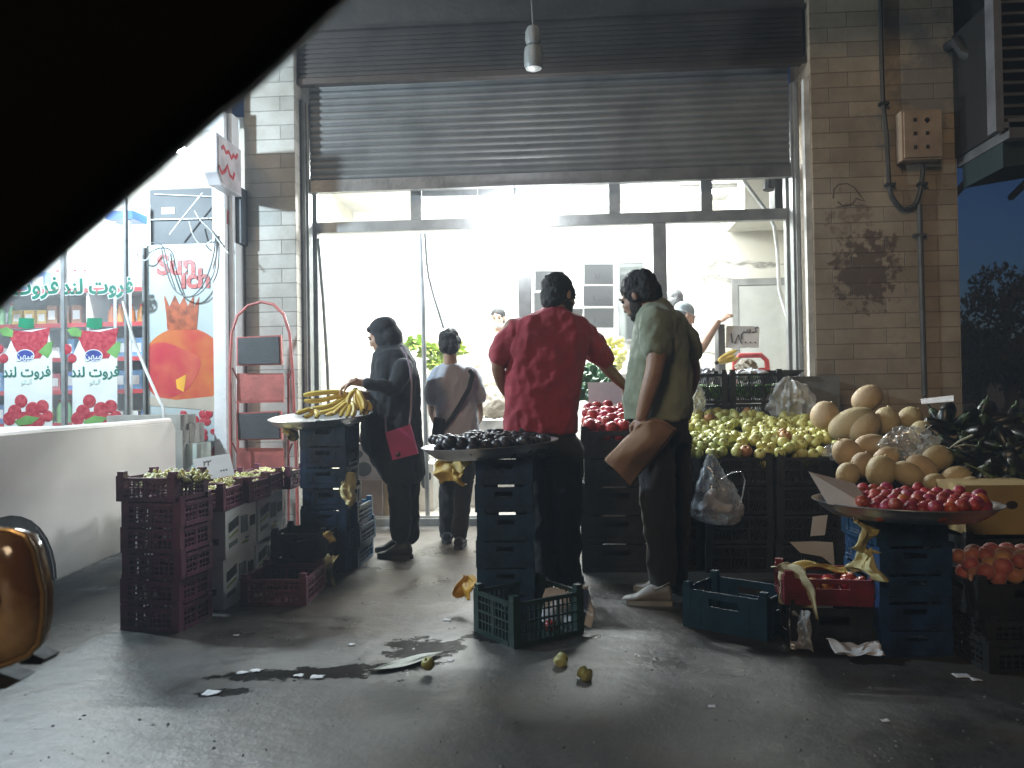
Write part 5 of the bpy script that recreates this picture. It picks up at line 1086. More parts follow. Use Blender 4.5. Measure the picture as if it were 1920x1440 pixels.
q = MB(); q.prism([at(x, y, Ya) - B + V((0, -.037, 0)) for x, y in ((-60, 1055), (14, 1078), (22, 1120), (12, 1150), (-60, 1160))], (0, 0.004, 0)); q.build('blue_reflection', mat('teal_reflection', (0.05, 0.20, 0.26), 0.15), sc2)  # bluish reflection on the lens, put in as a coloured plate
for (pts) in (((18, 1232), (50, 1222), (84, 1236), (76, 1246), (40, 1246)), ((-60, 1240), (0, 1262), (38, 1275), (10, 1292), (-60, 1300))):
    q = MB(); q.prism([at(x, y, Ya + .03) - B for x, y in pts], (0, 0.05, 0)); q.build('mount_arm', tyre, sc2)
q = MB(); q.tube([cen + V((-.28, .2, 0)), V((-.35, .25, 0.3))], 0.06, 12); q.bb(-.75, -.22, .1, .4, .25, .75); q.build('front_shield', plastic['black'], sc2, bevel=0.03)
q = MB(); q.lathe([(0.12, -.05), (0.2, -.055), (0.22, 0), (0.2, .055), (0.12, .05)], 28, M=Matrix.Rotation(rad(90), 3, 'X')); o = q.build('wheel', tyre, sc2); o.location = (-.4, .25, 0.22)

# ---- window frame of the car the photo is taken from: pillar and roof rail
cp = [(-140, 690), (-60, 622), (0, 562), (60, 515), (150, 436), (250, 348), (330, 277), (400, 214), (470, 160), (555, 80), (640, -4), (720, -90), (800, -180)]
blk = mat('car_trim_black', (0.004, 0.004, 0.0045), 0.85, var=0.1, bump=0.2, bscale=200, spec=0.15)
Yc = 0.60; q = MB(); rg = []
for (x, y) in cp:
    e = at(x, y, Yc); nrm_ = V((-0.68, 0, 0.73)); rg.append([e + nrm_ * a + V((0, b, 0)) for a, b in ((0, 0), (0.004, -.012), (0.015, -.02), (0.30, -.05), (0.55, -.05), (0.55, .10), (0.30, .10), (0.02, .03), (0.005, .02))])
q.rings(rg); tag(q.build('car_window_frame', blk, smooth=60), 'black out of focus window frame of the car the photo is taken from', 'car frame')
# ================================================================== INSIDE THE FRUIT SHOP
# price cards on the back wall
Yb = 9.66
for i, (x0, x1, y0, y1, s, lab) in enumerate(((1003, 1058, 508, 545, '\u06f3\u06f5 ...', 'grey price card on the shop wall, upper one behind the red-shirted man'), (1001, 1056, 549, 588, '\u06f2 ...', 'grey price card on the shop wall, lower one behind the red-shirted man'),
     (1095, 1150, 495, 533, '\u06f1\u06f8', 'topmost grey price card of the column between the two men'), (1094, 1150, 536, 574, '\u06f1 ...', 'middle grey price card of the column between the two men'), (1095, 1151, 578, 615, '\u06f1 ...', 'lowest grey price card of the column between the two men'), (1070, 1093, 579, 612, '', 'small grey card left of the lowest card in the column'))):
    price_card(lab, [at(x0, y1, Yb - .05), at(x1, y1, Yb - .05), at(x1, y0, Yb - .22), at(x0, y0, Yb - .22)], [(s, 0, -0.03, 0.11)] if s else [], 0.1)  # tops tilted forward so the cards fall into shade
shaded_paper = mat('shaded_card', (0.11, 0.11, 0.115), 0.8, var=0.05)  # backlit shade of the cards put into a darker paper colour
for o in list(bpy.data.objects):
    if o.name.startswith('card_sheet') and o.parent and ('grey price card' in o.parent.get('label', '') or 'grey card' in o.parent.get('label', '')): o.data.materials[0] = shaded_paper
# mirror with narrow frame
a, b = at(1160, 640, Yb - .06), at(1209, 489, Yb - .06); m_ = thing('wall_mirror', 'tall narrow framed mirror on the shop wall behind the man in green', 'mirror', ((a.x + b.x)/2, Yb - .03, a.z)); w_ = b.x - a.x; h_ = b.z - a.z
q = MB(); q.bb(-w_/2, -w_/2 + .025, -.03, 0, 0, h_); q.bb(w_/2 - .025, w_/2, -.03, 0, 0, h_); q.bb(-w_/2 + .025, w_/2 - .025, -.03, 0, h_ - .025, h_); q.bb(-w_/2 + .025, w_/2 - .025, -.03, 0, 0, .025); q.build('mirror_frame', mat('grey_frame', (0.2, 0.2, 0.2), 0.4), m_)
q = MB(); q.bb(-w_/2 + .025, w_/2 - .025, -.012, -.004, .025, h_ - .025); q.build('mirror_glass', mat('mirror_silver', (0.8, 0.85, 0.82), 0.06, 0.95, var=0.02, bump=0), m_)
# leaning awning poles by the open doorway
def pole(name, pts, r, lab, Y=7.0, m=None, cat='pole'):
    q = MB(); q.tube([at(x, y, Y + (0.1 * i / len(pts))) for i, (x, y) in enumerate(pts)], r, 8); return tag(q.build(name, m or alu), lab, cat)
pole('awning_pole', [(597, 447), (606, 560), (614, 690), (619, 840), (622, 985)], 0.017, 'thin pole leaning inside the doorway next to the left jamb', 7.02)
pole('awning_pole', [(788, 437), (793, 560), (796, 700), (799, 850), (802, 968)], 0.021, 'grey upright pole standing in the doorway behind the boy', 7.02)
pole('strap', [(797, 437), (800, 490), (804, 520), (813, 555), (824, 590), (832, 616)], 0.012, 'dark strap slanting from the doorway pole to the boy', 7.04, gcab, 'strap')
pole('white_pipe', [(1488, 330), (1489, 500), (1488, 640), (1485, 712)], 0.022, 'white upright pipe inside the right window', 7.3, wcab, 'pipe')
pole('white_hose', [(1452, 425), (1458, 470), (1461, 540), (1466, 560), (1478, 600), (1484, 650)], 0.018, 'white hose drooping inside the right window', 7.5, wcab, 'hose')
pole('white_hose', [(1388, 330), (1440, 400), (1452, 425)], 0.018, 'white hose slanting behind the right transom pane', 7.5, wcab, 'hose')
q = MB(); p0 = at(1470, 335, 7.45); q.bb(p0.x - .1, p0.x + .12, 7.4, 7.6, 2.74, 3.1); q.tube([V((p0.x - .14, 7.4, 3.1)), V((p0.x - .16, 7.38, 2.95))], .05, 10); tag(q.build('speaker_box', mat('speaker_dark', (0.05, 0.05, 0.05), 0.6)), 'dark box hung behind the right transom pane', 'box')
# produce rack on the left with greens
a, b = at(770, 900, 8.8), at(860, 640, 8.8); rk = thing('wire_rack', 'wire rack of greens against the back of the shop behind the boy', 'rack', (-1.1, 9.0, 0.046))
q = MB()
for i in range(15): q.bar((-.45 + i * .07, -.2, 0), (-.45 + i * .07, -.2, 1.28), .008, .008)
for i in range(13): q.bar((-.45, -.206, .1 + i * .1), (.53, -.206, .1 + i * .1), .008, .008)
q.bb(-.45, .53, -.18, .3, 0.96, 1.0); q.build('wire_frame', mat('wire_grey', (0.25, 0.26, 0.26), 0.4, 0.5), rk)
leafy = mat('lettuce', (0.34, 0.48, 0.07), 0.55, var=0.1, vscale=12, objvar=0.2)
def leaves(label, p, r, n, m, seed, cat='greens', group=None, ll=0.08):
    R5 = random.Random(seed); q = MB()
    for _ in range(n):
        d = V((R5.gauss(0, 1), R5.gauss(0, 1), abs(R5.gauss(0, .8)))).normalized(); o_ = d * r * R5.uniform(.3, 1); t = d.cross(V((R5.random(), R5.random(), R5.random()))).normalized(); s = ll * R5.uniform(.7, 1.3)
        q.rings([[o_ + t * (-.28 * s), o_ + t * (.28 * s)], [o_ + d * s * .6 + t * (-.42 * s) + V((0, 0, .01)), o_ + d * s * .6 + t * (.42 * s)], [o_ + d * s * 1.1 + t * (-.08 * s) - V((0, 0, .02)), o_ + d * s * 1.1 + t * (.08 * s) - V((0, 0, .02))]], cap=False, closed=False)
    o = q.build('leafy_greens', m, smooth=60); o.location = p; return tag(o, label, cat, group)
for i, (px, py, lab) in enumerate(((812, 668, 'bright leafy greens on the wire rack left of the boy'), (850, 665, 'bright leafy greens on the wire rack hidden by the head of the boy'), (783, 655, 'leafy greens at the left end of the wire rack'), (822, 690, 'lower bunch of bright greens on the wire rack'))): leaves(lab, at(px, py, 8.85), 0.13, 150, leafy, i, ll=.065)
dgreen = mat('pepper_green', (0.03, 0.11, 0.03), 0.3, objvar=0.2, bump=0.1); pep = MB()
pep.rings([[V(((0.036 + 0.006 * math.cos(4 * a)) * s * math.cos(a), (0.036 + 0.006 * math.cos(4 * a)) * s * math.sin(a), z)) for a in [k * math.pi / 10 for k in range(20)]] for s, z in ((.3, -.05), (.8, -.045), (1, 0), (1.02, .03), (.7, .05), (.2, .045))]); pep_me = pep.mesh('green_pepper', dgreen, smooth=70)
pts = []
for i in range(40): px, py = rnd.uniform(1078, 1150), rnd.uniform(690, 745); pts.append(at(px, py, 6.5 + (745 - py) * .008))
fruit('green_pepper', pep_me, 'dark green pepper heaped behind the red nectarines', 'pepper', 'green peppers behind the nectarines', pts)
q = MB(); q.bb(0.2, 0.85, 6.25, 7.0, 0.0, 0.98); tag(q.build('display_table', mat('table_grey', (0.2, 0.2, 0.19), 0.7)), 'dark display table under the green peppers', 'table')
fruit('apple', am, 'yellow apple piled on the far display behind the two men', 'apple', 'yellow apples at the back of the shop', [at(rnd.uniform(1128, 1172), rnd.uniform(636, 690), 8.2 + rnd.uniform(0, .3)) for _ in range(46)])
q = MB(); q.bb(0.2, 1.4, 8.0, 8.9, 0.046, 1.32); tag(q.build('display_table', mat('pale_table', (0.5, 0.48, 0.44), 0.7)), 'pale display table under the yellow apples at the back', 'table')
leaves('green bunch hanging over the far yellow apples', at(1120, 700, 7.6), 0.1, 60, mat('herb', (0.08, 0.2, 0.05), 0.6), 77)
# wrapped whitish goods behind the boy
for i, (px, py, Y, s, lab) in enumerate(((905, 720, 8.6, .17, 'pale wrapped sack behind the boy, upper'), (880, 765, 8.0, .15, 'pale wrapped sack behind the boy, lower'), (925, 755, 7.8, .15, 'pale wrapped sack between the boy and the red-shirted man'), (915, 690, 8.9, .15, 'pale wrapped sack at the back of the shop'))):
    blob_bag(lab, px, py, Y, s, s * .8, s * 1.0, mat('sack_cream', (0.6, 0.53, 0.42), 0.7, var=0.1, bump=0.2), 10 + i, .025, 'sack')
q = MB(); q.bb(-1.0, -0.1, 7.75, 9.1, 0.046, .88); tag(q.build('display_table', mat('pale_table', (0, 0, 0))), 'pale low table under the wrapped sacks', 'table')
# fruit cartons on the floor behind the woman
def fbox(lab, px0, px1, py0, py1, Y, col, d, prints=True, rz=0.0):
    a, b = at(px0, py1, Y), at(px1, py0, Y); t = thing('fruit_carton', lab, 'carton', ((a.x + b.x)/2, Y + d/2, a.z), rz); w_ = b.x - a.x; h_ = b.z - a.z
    q = MB(); q.bb(-w_/2, w_/2, -d/2, d/2, 0, h_); q.build('carton_body', mat('fbox_%d' % int(col[0]*1000), col, 0.75, var=0.08, bump=0.06), t, bevel=0.004)
    if prints:
        for (cx, cz, rx, rz_) in prints: q = MB(); q.ell((cx * w_, -d/2 - .0005, cz * h_), (rx * w_, .0025, rz_ * h_), None, 18, 8); q.build('dark_print', ink, t)
    return t
fbox('grey printed fruit carton low behind the woman, with dark oval prints', 652, 735, 832, 900, 7.15, (0.26, 0.26, 0.27), .35, ((-.28, .72, .13, .12), (-.14, .3, .18, .2), (.28, .35, .07, .1)))
fbox('brown carton on the floor under the grey printed one', 655, 716, 900, 972, 7.12, (0.17, 0.13, 0.11), .35, ((.1, .5, .04, .06),))
fbox('tan carton edge right of the brown carton', 718, 745, 905, 970, 7.2, (0.45, 0.34, 0.2), .35, ((.25, .6, .05, .08),))
fbox('white carton with faint print right of the woman', 780, 812, 870, 962, 7.5, (0.62, 0.61, 0.57), .35, ((.0, .62, .2, .12), (.3, .75, .1, .08)))
fruit('orange', orm, 'orange in the row above the grey printed carton behind the woman', 'orange', 'oranges above the grey carton', [at(658 + i * 8 + rnd.uniform(-2, 2), 827 - (i % 2) * 4, 7.25 + (i % 3) * .07) for i in range(10)])
# counter with scale, price sign, red stool, banana
q = MB(); q.bb(1.0, 3.0, 7.45, 7.95, 0.046, 1.2); tag(q.build('counter', mat('counter_white', (0.5, 0.5, 0.48), 0.5)), 'whitish counter inside the right window', 'counter')
price_card('price sign with a large handwritten number on the counter in the right window', [at(1361, 652, 7.56), at(1423, 652, 7.56), at(1424, 612, 7.6), at(1362, 611, 7.6)], [], .1)
sign = [o for o in bpy.data.objects if o.get('label', '').startswith('price sign with a large')][0]
for st in ([(1371, 625), (1373, 643)], [(1378, 644), (1384, 627), (1390, 644)], [(1391, 636), (1390, 627), (1395, 622), (1400, 623), (1402, 618)], [(1403, 624), (1407, 622), (1406, 617)], [(1410, 623), (1418, 622), (1416, 615), (1422, 613)], [(1397, 641), (1399, 643)], [(1406, 641), (1408, 643)], [(1415, 641), (1417, 643)]):
    q = MB(); q.tube([at(x, y, 7.555 + .04 * (652 - y) / 40) - sign.location for x, y in st], .0065, 5); q.build('pen_stroke', marker, sign)
q = MB(); p0 = at(1352, 665, 7.6); q.bb(p0.x - .03, p0.x + .03, 7.55, 7.75, 1.2, p0.z + .28); tag(q.build('scale_column', mat('scale_grey', (0.16, 0.16, 0.16), 0.5)), 'dark scale column left of the price sign', 'scale')
t = thing('red_stool', 'red plastic step stool standing on the counter behind the price sign', 'stool', (at(1408, 700, 7.8).x, 7.8, 1.2)); rs = mat('stool_red', (0.55, 0.06, 0.06), 0.4)
q = MB(); q.tube([(-.16, 0, 0), (-.15, 0, .22), (-.1, 0, .27), (.1, 0, .27), (.15, 0, .22), (.17, 0, 0)], .025, 8); q.bb(-.15, .15, -.03, .03, .11, .15); q.build('stool_frame', rs, t)
bunch('pair of bananas on the counter left of the price sign', at(1343, 680, 7.4), rad(10), 3, .12, 0, rad(-20), rad(90))
blob_bag('grey bag of produce on the counter beside the seller', 1322, 703, 6.9, .09, .08, .06, mat('grey_film', (0.2, 0.2, 0.23), 0.4), 21, .03)
blob_bag('white folded bag lying on the right lime crate', 1402, 703, 6.2, .15, .1, .035, mat('white_film', (0.72, 0.74, 0.76), 0.5), 22, .03)
blob_bag('small cream heap on the white folded bag', 1400, 688, 6.3, .07, .06, .045, mat('sack_cream', (0, 0, 0)), 23, .03)
q = MB(); q.lathe([(0.002, 0), (.15, .0), (.22, .04), (.225, .045), (.15, .008), (.002, .008)], 30); o = q.build('metal_bowl', tray_m); o.location = at(1455, 706, 6.5); tag(o, 'shallow metal dish behind the milky bag', 'dish')
q = MB(); q.bb(1.5, 2.1, 6.36, 6.72, 0.0, 1.235); tag(q.build('display_stand', mat('table_grey', (0, 0, 0))), 'dark stand carrying the shallow metal dish', 'stand')
# ---- grit trodden over the asphalt
q = MB(); R6 = random.Random(12)
for _ in range(600):
    p = gnd(R6.uniform(-40, 1960), 1090 + 350 * R6.random() ** 1.3); s = R6.choice((.002, .003, .003, .004, .006)) * R6.uniform(.7, 1.3)
    a = [q.bm.verts.new(p + V((s * R6.uniform(.7, 1.6) * math.cos(k * 1.257), s * R6.uniform(.7, 1.6) * math.sin(k * 1.257), .0005))) for k in range(5)]; t_ = q.bm.verts.new(p + V((0, 0, s * R6.uniform(.6, 1.1))))
    for k in range(5): q.face([a[k], a[(k + 1) % 5], t_])
tag(q.build('gravel', mat('grit', (0.16, 0.15, 0.14), 0.6, var=0.2, vscale=3), smooth=0), kind='stuff')
# ---- litter on the asphalt
crumple('paper_scrap', 'long wet whitish sheet lying on the asphalt before the puddle', 'paper', lambda u, v: gnd(690, 1262) * (1 - u) + gnd(855, 1222) * u + V((0.0, 0.075 * math.sin(math.pi * min(1, u * 1.15)) * (v - .5) * 2, 0.012)), mat('wet_paper', (0.42, 0.43, 0.38), 0.5, var=0.1, bump=0.2), amp=.014, seed=8.8, nu=14)
fruit('apple', apple_mesh(mat('yellow_apple', (0.45, 0.42, 0.10), 0.4, var=0.12), 0.03), 'yellowish apple on the wet sheet on the asphalt', 'apple', None, [gnd(803, 1245, .04) ])
for (px, py, lab) in ((1052, 1238, 'bitten pale apple on the asphalt before the green open crate'), (1097, 1264, 'smaller pale apple core on the asphalt, lower right of the other')):
    q = MB(); q.lathe([(.002, -.026), (.018, -.024), (.03, -.01), (.014, .004), (.026, .02), (.012, .026), (.002, .022)], 14); o = q.build('bitten_apple', mat('apple_flesh', (0.5, 0.5, 0.2), 0.5, var=0.15)); o.location = gnd(px, py, .022); o.rotation_euler = (1.3, .4, px); tag(o, lab, 'apple core')
for i, (px, py, s) in enumerate(((398, 1300, .05), (596, 1270, .04), (560, 1268, .03), (443, 1192, .02), (480, 1258, .035), (1805, 1268, .05), (1830, 1275, .03), (1660, 1352, .02), (660, 1210, .02), (455, 1262, .03), (700, 1130, .012), (838, 1163, .03), (800, 1200, .012), (845, 1240, .02), (540, 1200, .012), (1335, 1325, .02))):
    g_ = gnd(px, py); crumple('paper_scrap', f'small white scrap on the asphalt ' + ('near the puddle' if px < 900 else 'at the right'), 'litter', (lambda g_, s: (lambda u, v: g_ + V(((u - .5) * s * 1.3, (v - .5) * s, .003))))(g_, s), paper, 3, 3, amp=.006, seed=i * 1.7)['group'] = 'white scraps near the puddle' if px < 900 else 'white scraps at the right'
# ================================================================== PEOPLE
skin = mat('skin', (0.50, 0.31, 0.22), 0.5, var=0.06, vscale=14, bump=0.08, bscale=120, sss=0.12)
skin2 = mat('skin_tan', (0.42, 0.255, 0.18), 0.5, var=0.06, vscale=14, bump=0.08, bscale=120, sss=0.1)
hairb = mat('black_hair', (0.012, 0.010, 0.009), 0.55, var=0.2, vscale=60, bump=0.6, bscale=140); lipm = mat('lip', (0.3, 0.12, 0.1), 0.5)
def cloth(name, col, sheen=0.15, rough=0.85, var=0.05): return mat(name, col, rough, var=var, vscale=5, bump=0.12, bscale=160, sheen=sheen)
black_cloth = cloth('black_cloth', (0.013, 0.014, 0.018)); trousers_m = cloth('dark_trousers', (0.012, 0.012, 0.013)); shoe_sole = mat('sole_rubber', (0.05, 0.05, 0.05), 0.7)
class Fig:
    def __init__(s, Y, foot, label):
        s.Y = Y; f = at(foot[0], foot[1], Y); s.o = V((f.x, Y, 0)); s.label = label; s.body = MB(); s.extra = []
    def p(s, px, py, dy=0.0): return at(px, py, s.Y + dy) - s.o
    def ring(s, py, l, r, dyc, ry, n=28, k=1.0, e=2.3):
        a, b = s.p(l, py, dyc), s.p(r, py, dyc); c = (a + b) / 2; rx = (b.x - a.x) / 2 * k; ry *= k; out = []
        for i in range(n):
            t = 2 * math.pi * i / n; ct, st = math.cos(t), math.sin(t)
            out.append(c + V((rx * abs(ct) ** (2/e) * (1 if ct > 0 else -1), ry * abs(st) ** (2/e) * (1 if st > 0 else -1), 0)))
        return out
    def torso(s, mb, rings, k=1.0): mb.rings([s.ring(*r, k=k) for r in rings])
    def limb(s, mb, pts, k=1.0, seg=16):
        P = [s.p(x, y, d) for x, y, d, r in pts]; Rr = [r * k for x, y, d, r in pts]
        # resample with smooth interpolation
        Q, W = [], []
        for i in range(len(P) - 1):
            p0, p1, p2, p3 = P[max(i-1, 0)], P[i], P[i+1], P[min(i+2, len(P)-1)]
            for j in range(4):
                t = j / 4; Q.append(0.5 * ((2*p1) + (p2-p0)*t + (2*p0-5*p1+4*p2-p3)*t*t + (3*p1-p0-3*p2+p3)*t**3)); W.append(Rr[i] * (1-t) + Rr[i+1] * t)
        Q.append(P[-1]); W.append(Rr[-1]); mb.tube(Q, W, seg)
        mb.ell(Q[0], W[0] * 0.99); mb.ell(Q[-1], W[-1] * 0.99)
    def head(s, c, yaw, pitch=0.0, roll=0.0, k=1.0, neck=None, ear=True):
        R = Matrix.Rotation(rad(yaw), 3, 'Z') @ Matrix.Rotation(rad(pitch), 3, 'X') @ Matrix.Rotation(rad(roll), 3, 'Y'); s.R, s.c, s.k = R, c, k; m = s.body
        def E(x, y, z, a, b, d, rot=None): m.ell(c + R @ V((x, y, z)) * k, (a*k, b*k, d*k), R @ (Euler(rot).to_matrix() if rot else Matrix.Identity(3)), 18, 12)
        E(0, -.014, .034, .075, .096, .090); E(0, .034, -.022, .060, .062, .082); E(0, .045, -.074, .043, .043, .038); E(0, .073, -.094, .022, .02, .018)
        E(0, .083, .026, .05, .018, .012); E(.033, .066, -.02, .024, .024, .022); E(-.033, .066, -.02, .024, .024, .022)
        E(0, .103, -.012, .0095, .012, .026, (rad(-16), 0, 0)); E(0, .110, -.030, .014, .012, .009); E(0, .090, -.055, .024, .010, .006); E(0, .088, -.064, .020, .010, .006)
        if ear:
            for sx in (-1, 1): E(sx * .077, -.005, -.006, .010, .020, .032, (rad(-8), 0, sx * rad(20)))
        if neck: m.tube([c + R @ V((0, -.02, -.05)) * k, (c + R @ V((0, -.03, -.09)) * k + neck) / 2, neck], [.056 * k, .055 * k, .066 * k], 16)
    def hp(s, x, y, z): return s.c + s.R @ V((x, y, z)) * s.k
    def hair(s, parts, m=None, amp=0.007, fq=16, name='hair', par=None, vox=0.005):
        mb = MB()
        for (x, y, z, a, b, d) in parts: mb.ell(s.hp(x, y, z), (a*s.k, b*s.k, d*s.k), s.R, 20, 14)
        me = remesh(mb, name, m or hairb, vox, 2, lambda p, n: p + n * (amp * fbm(p * 1.0 + V((3, 1, 2)), fq, 4) + (0.0035 * fbm(V((p.x, p.y, p.z * .4)), 75, 3) if 'hair' in name else 0))); s.extra.append((name, me)); return me
    def brows(s, m=None):
        mb = MB()
        for sx in (-1, 1): mb.tube([s.hp(sx*.014, .098, .030), s.hp(sx*.032, .095, .036), s.hp(sx*.05, .08, .029)], [.004*s.k, .005*s.k, .002*s.k], 6)
        s.extra.append(('eyebrows', mb.mesh('eyebrows', m or hairb)))
        for sx in (-1, 1):
            e = MB(); e.ell(s.hp(sx*.031, .084, .012), (.013*s.k, .011*s.k, .0085*s.k), s.R, 10, 7); s.extra.append(('eye', e.mesh('eye', mat('eye_dark', (0.03, 0.02, 0.015), 0.2))))
        l = MB(); l.ell(s.hp(0, .096, -.0585), (.020*s.k, .007*s.k, .0065*s.k), s.R, 12, 7); s.extra.append(('lips', l.mesh('lips', lipm)))
    def hand(s, wrist, d, n, curl=0.35, side=1, k=1.0):
        d = d.normalized(); n = (n - d * n.dot(d)).normalized(); t = d.cross(n) * side; mb = MB(); w_ = V(wrist)
        B = Matrix((t, d, n)).transposed(); mb.ell(w_ + d * .052 * k, (.040*k, .056*k, .017*k), B, 16, 10); mb.tube([w_ - d * .04 * k, w_ + d * .02 * k], [.026*k, .027*k], 12, flat=.8)
        for i, (off, L) in enumerate(((-.031, .062), (-.0105, .075), (.0105, .08), (.031, .070))):
            b0 = w_ + d * (.092 - .006 * abs(i - 1.6)) * k + t * off * k; a = curl * (0.8 + .15 * i); P = [b0 - d * .02 * k, b0]; dd = d + t * off * 1.5
            for j, f in enumerate((.45, .32, .23)):
                ang = a * (j + 1); P.append(P[-1] + (dd * math.cos(ang) + n * math.sin(ang)).normalized() * L * f * k)
            mb.tube(P, [.0095*k, .0095*k, .0088*k, .008*k, .0062*k], 8); mb.ell(P[-1], .0062*k, None, 8, 6)
        b0 = w_ + d * .03 * k + t * .034 * k; P = [b0 - t * .015 * k, b0, b0 + (d * .6 + t * .7 + n * .25) * .04 * k, b0 + (d * .85 + t * .6 + n * .5) * .068 * k]
        mb.tube(P, [.012*k, .0125*k, .0105*k, .008*k], 8); mb.ell(P[-1], .008*k, None, 8, 6)
        s.hands = getattr(s, 'hands', []) + [remesh(mb, 'hand', skin, 0.0042, 2)]
    def finish(s, m=None, vox=0.0085, cat='person', group=None):
        me = remesh(s.body, 'person', m or skin, vox, 4); b = bmesh.new(); b.from_mesh(me)
        for h in getattr(s, 'hands', []): b.from_mesh(h)
        b.to_mesh(me); b.free(); me.shade_smooth()
        o = put('person', me, None, s.o); tag(o, s.label, cat, group)
        for nm_, m_ in s.extra: put(nm_, m_, o)
        s.root = o; return o
    def wear(s, name, mb, m, vox=0.009, smooth=4, fold=0.008, fq=7.0, stretch=(1, 1, 0.55), seed=0.0, extra=None):
        def fn(p, n):
            q = V((p.x * stretch[0], p.y * stretch[1], p.z * stretch[2])) + V((seed, seed, 0)); r = p + n * (fold * (1 - 2.6 * abs(fbm(q, fq, 3))) + fold * .5 * fbm(p, 20, 2))
            return extra(p, r) if extra else r
        s.extra.append((name, remesh(mb, name, m, vox, smooth, fn)))
    def shoe(s, px, py, dy, yaw, L=0.28, m=None, name='shoe', hgt=0.085, sole=None, lift=0.0, parts=None):
        c = s.p(px, py, dy); c.z = lift; R = Matrix.Rotation(rad(yaw), 3, 'Z'); mb = MB(); rg = []
        for (y, w_, h0, h1) in ((-.10, .028, .02, .075), (-.085, .036, .016, hgt), (-.03, .04, .016, hgt), (.04, .044, .016, .075 + (hgt - .085) * .5), (.10, .048, .016, .052), (.145, .042, .018, .042), (.17, .024, .02, .034)):
            f = L / .28; ring = []
            for i in range(18):
                t = 2 * math.pi * i / 18; ring.append(c + R @ V((w_ * math.cos(t), y * f, (h0 + h1)/2 + (h1 - h0)/2 * math.sin(t))))
            rg.append(ring)
        mb.rings(rg); me = remesh(mb, name, m or black_cloth, 0.007, 3); s.extra.append((name, me))
        sb = MB(); P = [c + R @ V((x * 1.0, y * L / .28, 0.001)) for x, y in ((-.034, -.10), (-.04, -.02), (-.044, .08), (-.036, .15), (0, .178), (.036, .15), (.044, .08), (.04, -.02), (.034, -.10), (0, -.115))]
        sb.prism(P, (0, 0, .024)); s.extra.append(('sole', sb.mesh('sole', sole or shoe_sole, bevel=0.004)))

# ---------- woman in black, profile to the left
F = Fig(5.62, (745, 1036), 'woman in black coat and headscarf reaching for bananas, pink bag at her hip')
TR = [(648, 712, 760, .0, .07), (662, 703, 768, 0, .13), (680, 698, 776, 0, .18), (705, 694, 783, 0, .19), (735, 693, 786, 0, .185), (765, 692, 787, 0, .18), (800, 688, 790, 0, .19), (840, 690, 794, 0, .205), (872, 704, 796, 0, .21), (892, 716, 794, 0, .205), (903, 728, 786, 0, .19)]
F.torso(F.body, TR[:9], 0.79)
F.head(F.p(717, 630), 82, -24, 0, 0.98, F.p(738, 668), ear=False); F.brows()
for (a, b) in ((-.07, 746), (.09, 764)):
    F.limb(F.body, [(b, 880, a, .075), (b + 2, 950, a, .055), (b + 2, 1010, a, .042)])
# near arm reaching to the bananas, far arm holding the tray edge
arm = [(757, 690, -.17, .062), (737, 728, -.26, .052), (712, 722, -.30, .044), (688, 719, -.32, .038), (660, 716, -.34, .030)]
F.limb(F.body, [(x, y, d, r * .8) for x, y, d, r in arm]); F.limb(F.body, [(735, 700, .17, .05), (712, 745, .1, .042), (690, 742, -.1, .034), (668, 738, -.2, .028)])
F.hand(F.p(662, 716, -.34), V((-1, -.1, -.55)), V((.1, .1, -1)), .45, 1, .92); F.hand(F.p(670, 738, -.2), V((-1, -.2, -.25)), V((0, .2, -1)), .4, -1, .9)
q = MB(); F.torso(q, TR); F.limb(q, arm[:4]); q2 = [(735, 696, .17, .062), (712, 742, .1, .054), (694, 741, -.06, .045)]; F.limb(q, q2)
# flared front panel of the coat
q.rings([F.ring(py, l, r, dy, ry) for py, l, r, dy, ry in ((755, 690, 740, -.02, .16), (790, 680, 740, -.03, .17), (825, 678, 742, -.03, .17), (843, 684, 742, -.03, .16), (852, 694, 742, -.03, .14))])
F.wear('coat', q, black_cloth, .01, 4, .010, 5.5, (1, 1, .35))
q = MB()
for (a, b) in ((-.07, 748), (.09, 764)): F.limb(q, [(b, 870, a, .095), (b + 2, 950, a, .075), (b + 3, 1003, a, .07)])
F.wear('trousers', q, trousers_m, .009, 3, .007, 8)
sc = black_cloth
F.hair([(0, -.028, .042, .088, .108, .094), (0, -.055, -.035, .086, .090, .105), (0, -.03, -.10, .078, .085, .075), (0, .004, -.128, .072, .08, .045), (0, -.03, -.145, .098, .098, .05), (.062, .0, -.03, .022, .05, .08), (-.062, .0, -.03, .022, .05, .08), (0, -.09, -.01, .06, .05, .07)], sc, .006, 9, 'headscarf', vox=.007)
F.hair([(0, .05, .078, .055, .042, .026)], hairb, .003, 30, 'hair')
F.shoe(748, 1030, -.10, 80, .26, mat('sandal_black', (0.035, 0.032, 0.03), 0.55), 'sandal', .12); F.shoe(744, 1010, .13, 88, .26, mat('sandal_black', (0, 0, 0)), 'sandal', .12)
W = F.finish()
c = at(751, 830, 5.32); t = thing('shoulder_bag', 'flat pink shoulder bag hanging at the hip of the woman in black', 'bag', c)
q = MB(); P = [at(x, y, 5.32) - c for x, y in ((722, 811), (768, 796), (783, 851), (736, 863))]; q.prism(P, (0, .05, 0)); pk = mat('pink_leather', (0.50, 0.045, 0.17), 0.4, var=0.08, bump=0.08); q.build('bag_body', pk, t, bevel=.012)
q = MB(); q.ell(at(746, 852, 5.315) - c, (.018, .005, .018), None, 12, 8); q.build('clasp', mat('brass_dark', (0.12, 0.05, 0.06), 0.3, 0.6), t)
strap = mat('pale_strap', (0.32, 0.25, 0.30), 0.5)
